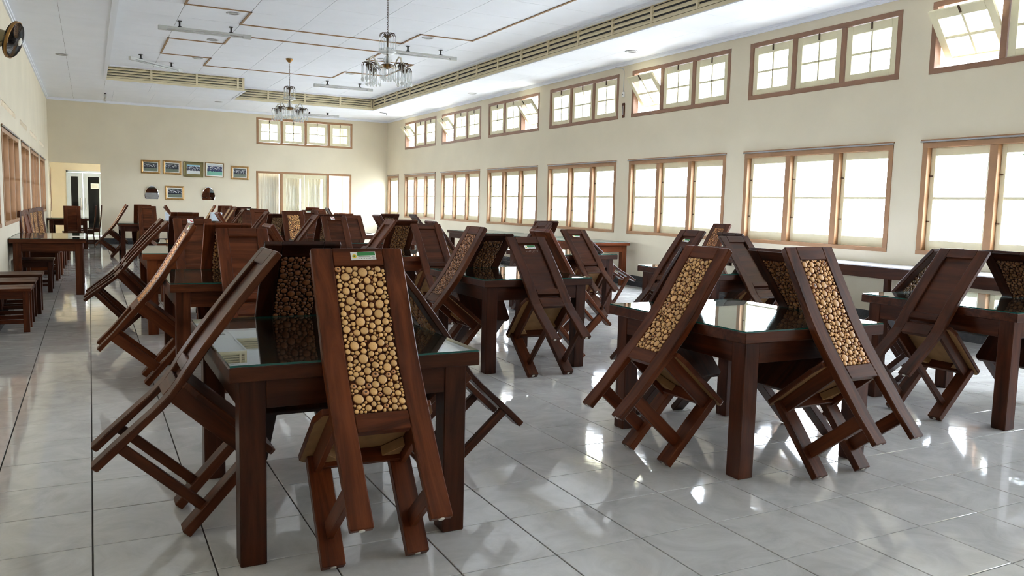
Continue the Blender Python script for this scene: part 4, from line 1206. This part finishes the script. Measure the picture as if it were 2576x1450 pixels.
# ------------------------------------------------------------------ pictures and mirrors on the far wall
def photo_mat(name, sky, crowd, band, ground):
    m = bpy.data.materials.new(name); m.use_nodes = True
    nt = m.node_tree; b = nt.nodes['Principled BSDF']; b.inputs['Roughness'].default_value = 0.25
    tc = nt.nodes.new('ShaderNodeTexCoord'); sp = nt.nodes.new('ShaderNodeSeparateXYZ')
    nt.links.new(tc.outputs['Generated'], sp.inputs[0])
    r = nt.nodes.new('ShaderNodeValToRGB'); r.color_ramp.interpolation = 'CONSTANT'
    e = r.color_ramp.elements
    e[0].position = 0.0; e[0].color = ground; e[1].position = 0.36; e[1].color = band
    x = e.new(0.50); x.color = crowd; x = e.new(0.84); x.color = sky
    nz = nt.nodes.new('ShaderNodeTexNoise'); nz.inputs['Scale'].default_value = 16; nz.inputs['Detail'].default_value = 1
    nt.links.new(tc.outputs['Generated'], nz.inputs['Vector'])
    ad = nt.nodes.new('ShaderNodeMath'); ad.operation = 'MULTIPLY_ADD'; ad.inputs[1].default_value = 0.16; ad.inputs[2].default_value = -0.08
    a2 = nt.nodes.new('ShaderNodeMath'); a2.operation = 'ADD'
    nt.links.new(nz.outputs['Fac'], ad.inputs[0]); nt.links.new(ad.outputs[0], a2.inputs[0]); nt.links.new(sp.outputs['Z'], a2.inputs[1])
    nt.links.new(a2.outputs[0], r.inputs['Fac'])
    vo = nt.nodes.new('ShaderNodeTexVoronoi'); vo.inputs['Scale'].default_value = 18
    nt.links.new(tc.outputs['Generated'], vo.inputs['Vector'])
    gt = nt.nodes.new('ShaderNodeMath'); gt.operation = 'GREATER_THAN'; gt.inputs[1].default_value = 0.42
    nt.links.new(vo.outputs['Distance'], gt.inputs[0])
    lo = nt.nodes.new('ShaderNodeMath'); lo.operation = 'GREATER_THAN'; lo.inputs[1].default_value = 0.5
    hi = nt.nodes.new('ShaderNodeMath'); hi.operation = 'LESS_THAN'; hi.inputs[1].default_value = 0.84
    nt.links.new(sp.outputs['Z'], lo.inputs[0]); nt.links.new(sp.outputs['Z'], hi.inputs[0])
    m1 = nt.nodes.new('ShaderNodeMath'); m1.operation = 'MULTIPLY'; m2 = nt.nodes.new('ShaderNodeMath'); m2.operation = 'MULTIPLY'
    nt.links.new(gt.outputs[0], m1.inputs[0]); nt.links.new(lo.outputs[0], m1.inputs[1])
    nt.links.new(m1.outputs[0], m2.inputs[0]); nt.links.new(hi.outputs[0], m2.inputs[1])
    mx = nt.nodes.new('ShaderNodeMix'); mx.data_type = 'RGBA'
    nt.links.new(m2.outputs[0], mx.inputs['Factor']); nt.links.new(r.outputs['Color'], mx.inputs['A']); mx.inputs['B'].default_value = band
    nt.links.new(mx.outputs['Result'], b.inputs['Base Color'])
    return m
PH = photo_mat('group_photo', srgb(70, 80, 76), srgb(208, 212, 216), srgb(44, 48, 58), srgb(112, 122, 108))
PH2 = photo_mat('stadium_photo', srgb(140, 196, 216), srgb(222, 226, 232), srgb(60, 66, 80), srgb(206, 212, 212))
PH3 = photo_mat('field_photo', srgb(190, 200, 204), srgb(214, 214, 214), srgb(52, 62, 96), srgb(120, 178, 160))
def picture(xa, xb, za, zb, fm, fw, matw, ph, label, tilt=0.0):
    xm, zm = (xa + xb) / 2, (za + zb) / 2; a, b = (xb - xa) / 2, (zb - za) / 2
    r = empty('framed_photo', (xm, D - 0.004, zm), (0, tilt, 0))
    tag(r, label, 'picture', 'framed group photos on the far wall')
    f = MB()
    def prof(c0, c1, c2):     # bevelled frame moulding as a closed loop of sections
        rings = []
        for (sx, sz) in ((-1, -1), (1, -1), (1, 1), (-1, 1)):
            rings.append([(sx * c, y, sz * (b - a + c)) for c, y in ((a, 0.0), (a, -0.012), (a - fw * 0.45, -0.032), (a - fw, -0.016), (a - fw, 0.0))])
        rings.append(rings[0]); return rings
    R = prof(0, 0, 0)
    for p, q in zip(R[:-1], R[1:]):
        for i in range(len(p)):
            j = (i + 1) % len(p); f.quad((p[i], p[j], q[j], q[i]))
    f.obj('frame', fm, r)
    MB().box((-a + fw, -0.010, -b + fw), (a - fw, -0.002, b - fw)).obj('mat_board', M_WHITE if fm is not M_GOLDD else M_GOLDD, r)
    MB().box((-a + fw + matw, -0.013, -b + fw + matw), (a - fw - matw, -0.010, b - fw - matw)).obj('photograph', ph, r)
picture(1.322, 1.822, 1.990, 2.370, M_GOLD, 0.055, 0.018, PH, 'gilt framed group photo at the left end of the upper row', 0.01)
picture(1.887, 2.380, 1.985, 2.375, M_GOLD, 0.055, 0.018, PH, 'gilt framed group photo, second from left in the upper row', 0.015)
picture(2.430, 2.972, 1.935, 2.372, M_GOLDD, 0.035, 0.055, PH2, 'wide green-gilt framed stadium photo with pale blue sky', 0.02)
picture(3.026, 3.540, 1.955, 2.372, M_GOLD, 0.022, 0.030, PH3, 'thin framed pale photo with a blue band, fourth in upper row', 0.02)
picture(3.735, 4.240, 1.905, 2.300, M_GOLD, 0.055, 0.018, PH, 'gilt framed group photo hung apart at the right end', 0.01)
picture(1.935, 2.445, 1.268, 1.665, M_GOLD, 0.055, 0.018, PH, 'gilt framed group photo between the two oval mirrors', 0.0)
def mirror(x, z, a, b, label):
    r = empty('oval_mirror', (x, D - 0.003, z), (0.17, 0, 0))
    tag(r, label, 'mirror', 'oval mirrors on the far wall')
    n = 40; ring = lambda s, y: [(a * s * math.cos(2*PI*k/n), y, b * s * math.sin(2*PI*k/n)) for k in range(n)]
    MB().ring_strip([ring(1.0, -0.004), ring(1.0, -0.010)]).obj('backing', M_METAL, r)
    MB().ring_strip([ring(0.998, -0.0101), ring(0.94, -0.015)]).obj('mirror_glass', M_MIRROR, r)
mirror(1.588, 1.382, 0.183, 0.275, 'oval mirror on the far wall, left one')
mirror(3.100, 1.388, 0.183, 0.280, 'oval mirror on the far wall, right one')

# ------------------------------------------------------------------ tube lamps, downlights
def tube_lamp(x0, y0, x1, y1, z, zc, label, ends=True):
    ln = math.hypot(x1 - x0, y1 - y0); an = math.atan2(y1 - y0, x1 - x0)
    r = empty('tube_lamp', ((x0 + x1) / 2, (y0 + y1) / 2, z), (0, 0, an))
    tag(r, label, 'lamp', 'long tube lamps under the ceiling')
    h = ln / 2
    MB().box((-h + 0.02, -0.025, 0.0), (h - 0.02, 0.025, 0.035), bev=0.004).obj('batten', M_LAMP, r)
    t = MB(); t.tube([(-h + 0.06, 0, -0.022), (h - 0.06, 0, -0.022)], 0.014, 10); t.obj('tube', M_LAMP, r, smooth=True)
    for s in (-1, 1):
        xa, xb = sorted((s * h, s * (h - 0.14)))
        MB().box((xa, -0.032, -0.035), (xb, 0.032, 0.036), bev=0.006).obj('end_cap', M_LAMP, r)
        b = MB(); xx = s * (h - 0.33)
        b.box((xx - 0.012, -0.012, 0.035), (xx + 0.012, 0.012, zc - z - 0.003)).box((xx - 0.028, -0.026, 0.035), (xx + 0.028, 0.026, 0.05)).box((xx - 0.03, -0.03, zc - z - 0.015), (xx + 0.03, 0.03, zc - z - 0.003))
        b.obj('bracket', M_BLACK, r)
tube_lamp(1.085, 11.45, 2.56, 11.45, 4.11, ZC, 'tube lamp over the left row, nearest of the ceiling field')
tube_lamp(0.81, 15.1, 1.89, 16.32, 4.12, ZC, 'tube lamp hung aslant near the left louvres')
tube_lamp(5.02, 11.3, 6.34, 11.32, 4.11, ZC, 'tube lamp right of the nearer chandelier')
tube_lamp(4.90, 16.65, 6.37, 16.65, 4.12, ZC, 'tube lamp before the far louvres, right of the far chandelier')
tube_lamp(5.45, 20.85, 6.63, 20.72, 3.83, ZS, 'dark-edged tube lamp under the soffit above the far windows')
tube_lamp(0.43, 19.6, 0.44, 20.7, 3.82, ZS, 'tube lamp seen end-on under the left soffit')
def downlight(x, y, z, label):
    r = empty('downlight', (x, y, z)); tag(r, label, 'ceiling light', 'round recessed ceiling lights')
    MB().lathe([(0.105, 0.0), (0.105, -0.006), (0.085, -0.012), (0.070, -0.002), (0.070, 0.0)], 24).obj('ring', M_METAL, r, smooth=True)
    MB().lathe([(0.069, -0.0005), (0.055, -0.006), (0.02, -0.011), (0.001, -0.012)], 20).obj('reflector', M_LAMP, r, smooth=True)
for x, y, z, lb in ((2.10, 10.36, ZC, 'recessed ceiling light inside the nearest left batten corner'), (2.11, 12.83, ZC, 'recessed ceiling light inside the left batten box'),
                    (2.10, 15.11, ZC, 'recessed ceiling light below the left batten box'), (5.39, 10.39, ZC, 'recessed ceiling light right of the nearer chandelier chain'),
                    (5.40, 12.95, ZC, 'recessed ceiling light behind the nearer chandelier'), (5.38, 15.18, ZC, 'recessed ceiling light left of the nearer chandelier shades'),
                    (-0.37, 14.13, ZS, 'recessed light in the left soffit right of the fan'), (8.01, 7.93, ZS, 'recessed light in the right soffit above the third upper window'),
                    (8.00, 14.23, ZS, 'recessed light in the right soffit farther along'), (3.16, 19.98, ZS, 'recessed light in the far soffit over the pictures')):
    downlight(x, y, z, lb)

# ------------------------------------------------------------------ chandeliers
def strands(rad, z0, z1, n, seed, drops=True):
    rnd = random.Random(seed); mb = MB()
    for k in range(n):
        a = 2 * PI * k / n + rnd.uniform(-0.1, 0.1); x, y = rad * math.cos(a), rad * math.sin(a)
        mb.tube([(x, y, z0), (x, y, z1)], 0.0035, 5)
        if drops: mb.lathe([(0.001, z1 + 0.012), (0.010, z1 - 0.012), (0.012, z1 - 0.025), (0.001, z1 - 0.045)], 7, 0, (x, y, 0))
    return mb
def wire_crown(rad, z, rise, n):
    mb = MB()
    for k in range(n):
        a = 2 * PI * k / n; c, s = math.cos(a), math.sin(a)
        mb.tube([(0.02 * c, 0.02 * s, z), (rad * 0.45 * c, rad * 0.45 * s, z + rise), (rad * 0.85 * c, rad * 0.85 * s, z + rise * 0.75), (rad * c, rad * s, z - 0.02)], 0.0045, 5)
    return mb
def chandelier(x, y, rz, label):
    r = empty('chandelier', (x, y, ZC), (0, 0, rz)); tag(r, label, 'chandelier', 'crystal chandeliers')
    Z = lambda z: z - ZC
    MB().lathe([(0.075, 0.0), (0.07, -0.02), (0.04, -0.06), (0.012, -0.085)], 20).obj('canopy', M_BRASS, r, smooth=True)
    ch = MB(); z = -0.08; k = 0
    while z > Z(3.70):
        pts = []
        for i in range(9):
            t = 2 * PI * i / 8; u, v = 0.010 * math.cos(t), 0.020 * math.sin(t)
            pts.append((u if k % 2 else 0, 0 if k % 2 else u, z - 0.02 + v))
        ch.tube(pts, 0.003, 5); z -= 0.033; k += 1
    ch.obj('chain', M_DBRASS, r)
    MB().lathe([(0.05, Z(3.655)), (0.06, Z(3.64)), (0.02, Z(3.62)), (0.012, Z(3.5)), (0.014, Z(3.30)), (0.02, Z(3.20))], 16).obj('stem', M_DBRASS, r, smooth=True)
    c = wire_crown(0.115, Z(3.655), 0.035, 12).obj('crown', M_DBRASS, r)
    strands(0.113, Z(3.64), Z(3.47), 14, 1).obj('crystal_strands', M_CRYST, c)
    MB().lathe([(0.012, Z(3.50)), (0.06, Z(3.485)), (0.115, Z(3.455)), (0.125, Z(3.43)), (0.07, Z(3.405)), (0.015, Z(3.40))], 20).obj('glass_dish', M_CRYST, r, smooth=True)
    MB().lathe([(0.010, Z(3.385)), (0.035, Z(3.365)), (0.060, Z(3.32)), (0.050, Z(3.285)), (0.015, Z(3.265))], 18).obj('glass_ball', M_CRYST, r, smooth=True)
    MB().lathe([(0.015, Z(3.275)), (0.07, Z(3.255)), (0.085, Z(3.24)), (0.055, Z(3.22)), (0.02, Z(3.20))], 18).obj('hub', M_BRASS, r, smooth=True)
    for k in range(4):
        a = PI / 2 * k; cx, sy = math.cos(a), math.sin(a)
        pts = []
        for rr, zz in ((0.07, 3.24), (0.12, 3.225), (0.17, 3.24), (0.215, 3.30), (0.255, 3.335), (0.295, 3.315), (0.31, 3.27), (0.312, 3.225)):
            pts.append((rr * cx, rr * sy, Z(zz)))
        arm = MB(); arm.tube(pts, 0.0125, 8); ao = arm.obj('arm', M_IVORY, r, smooth=True)
        sh = MB(); sh.lathe([(0.014, 0.01), (0.05, 0.0), (0.055, -0.02), (0.014, -0.05), (0.012, -0.09)], 14)
        so = sh.obj('shade_holder', M_DBRASS, ao); so.location = (0.312 * cx, 0.312 * sy, Z(3.225))
        wc = wire_crown(0.105, -0.005, 0.03, 10).obj('shade_crown', M_DBRASS, ao); wc.location = so.location
        st = strands(0.103, -0.02, -0.19, 14, k).obj('crystal_strands', M_CRYST, ao); st.location = so.location
        s2 = strands(0.048, -0.02, -0.17, 9, k + 9).obj('crystal_strands', M_CRYST, ao); s2.location = so.location
    for nm, rad, z1, n in (('crystal_strands', 0.055, 3.07, 10), ('crystal_strands', 0.09, 3.10, 12)):
        strands(rad, Z(3.21), Z(z1), n, int(rad * 100)).obj(nm, M_CRYST, r)
    wire_crown(0.10, Z(3.235), 0.03, 10).obj('lower_crown', M_DBRASS, r)
chandelier(3.764, 7.75, 0.35, 'crystal chandelier nearest the camera, hanging on a long chain')
chandelier(3.764, 14.05, 0.75, 'crystal chandelier farther away with brass ceiling cup')

# ------------------------------------------------------------------ wall fan
fan = empty('wall_fan', (L, 7.45, 2.97))
tag(fan, 'olive and black fan mounted high on the left wall', 'fan')
hd = Vector((0.93, -0.20, -0.30)).normalized()                 # the way the fan faces
R3 = hd.to_track_quat('Z', 'Y').to_matrix()
hc = Vector((0.245, 0.02, 0.085))                               # centre of the cage
def P(v): return R3 @ Vector(v) + hc
MB().box((0, -0.06, -0.13), (0.055, 0.06, 0.05), bev=0.012).obj('wall_mount', M_FAN, fan)
b = MB(); b.tube([(0.04, 0, 0.0), (0.09, 0, 0.012), (0.16, 0.01, 0.035)], [0.036, 0.030, 0.026], 10); b.obj('arm', M_FAN, fan, smooth=True)
mt = MB(); mt.lathe([(0.02, -0.19), (0.055, -0.185), (0.065, -0.15), (0.068, -0.09), (0.06, -0.05), (0.03, -0.045)], 18, 0, hc, R3); mt.obj('motor_housing', M_FAN, fan, smooth=True)
RR = 0.205
cg = MB()
def arc(fz, r0, r1, ang, n=7):
    return [P(((r0 + (r1 - r0) * i / (n - 1)) * math.cos(ang), (r0 + (r1 - r0) * i / (n - 1)) * math.sin(ang), fz((r0 + (r1 - r0) * i / (n - 1)) / RR))) for i in range(n)]
front = lambda t: 0.062 * math.sqrt(max(0, 1 - t ** 2.4)) + 0.008
back = lambda t: -0.058 * math.sqrt(max(0, 1 - t ** 2.6)) - 0.008
for k in range(64):
    a = 2 * PI * k / 64
    cg.tube(arc(front, 0.045, RR, a), 0.0017, 4); cg.tube(arc(back, 0.05, RR, a), 0.0017, 4)
cg.obj('cage', M_BLACK, fan)
rm = MB()
rm.lathe([(RR - 0.004, -0.016), (RR + 0.006, -0.016), (RR + 0.006, 0.016), (RR - 0.004, 0.016), (RR - 0.004, -0.016)], 40, 0, hc, R3); rm.obj('rim', M_BRASS, fan, smooth=True)
bd = MB(); bd.lathe([(0.001, 0.078), (0.045, 0.075), (0.047, 0.066), (0.001, 0.066)], 20, 0, hc, R3); bd.obj('badge', M_IVORY, fan, smooth=True)
sp = MB(); sp.lathe([(0.001, 0.03), (0.03, 0.026), (0.034, -0.03), (0.001, -0.034)], 16, 0, hc, R3); sp.obj('spinner', M_FANB, fan, smooth=True)
for k in range(3):
    bl = MB(); n = 6; rows = []
    for i in range(n + 1):
        rr = 0.03 + 0.155 * i / n; wdt = 0.35 + 0.25 * math.sin(PI * min(1, i / n * 0.8 + 0.15))
        row = []
        for j in range(6):
            a = 2 * PI * k / 3 + wdt * (j / 5 * 2 - 1)
            row.append(P((rr * math.cos(a), rr * math.sin(a), (j / 5 - 0.5) * 0.045)))
        rows.append(row)
    for p, q in zip(rows[:-1], rows[1:]):
        for j in range(5): bl.quad((p[j], p[j+1], q[j+1], q[j]))
    bmesh.ops.remove_doubles(bl.bm, verts=bl.bm.verts, dist=1e-5)
    o = bl.obj('blade', M_FANB, fan, smooth=True)
    s = o.modifiers.new('thickness', 'SOLIDIFY'); s.thickness = 0.003
cb = MB(); cb.tube([(0.05, 0.0, -0.03), (0.10, 0.0, -0.10), (0.09, 0.0, -0.16), (0.03, 0.0, -0.19), (0.008, 0, -0.13)], 0.004, 6); cb.obj('cable', M_FAN, fan, smooth=True)
c2 = MB(); c2.tube([(0.006, 0, -0.13), (0.006, 0, -1.0)], 0.005, 6); c2.obj('cable', M_CREAM, fan)

# ------------------------------------------------------------------ small things on the walls
sk = empty('wall_socket', (W, 8.86, 3.36)); tag(sk, 'white socket with cable up to the ceiling, between upper windows', 'socket')
MB().box((-0.022, -0.035, -0.045), (0, 0.035, 0.045), bev=0.004).obj('socket_box', M_WHITE, sk)
c = MB(); c.tube([(-0.008, 0.0, 0.045), (-0.008, 0.0, 0.40), (-0.012, 0.03, 0.455), (-0.05, 0.10, 0.47), (-0.09, 0.16, 0.49)], 0.007, 6); c.obj('cable', M_LAMP, sk, smooth=True)
c = MB(); c.lathe([(0.012, -0.026), (0.012, -0.022)], 12, 0, (0, 0, 0), Matrix(((0, 0, 1), (0, 1, 0), (1, 0, 0)))); c.obj('socket_hole', M_INK, sk)
th = empty('wall_thermometer', (W, 8.84, 3.08)); tag(th, 'narrow brown wooden thermometer hanging between upper windows', 'thermometer')
MB().prism([(-0.03, -0.13), (0.03, -0.13), (0.038, -0.11), (0.038, 0.11), (0.03, 0.13), (-0.03, 0.13), (-0.038, 0.11), (-0.038, -0.11)], 'x', -0.016, 0.0, 0, 0.003).obj('board', wood('z'), th)
MB().box((-0.019, -0.008, -0.085), (-0.016, 0.008, 0.085), bev=0.001).obj('scale', M_LAMP, th)
hk = empty('ceiling_hook', (7.62, 19.6, ZS)); tag(hk, 'small dark hook in the soffit by the far right corner', 'hook')
c = MB(); c.tube([(-0.1, 0, -0.004), (0.06, 0, -0.006), (0.1, 0, -0.01), (0.1, 0, -0.07)], 0.008, 6); c.obj('bent_wire', M_BLACK, hk)
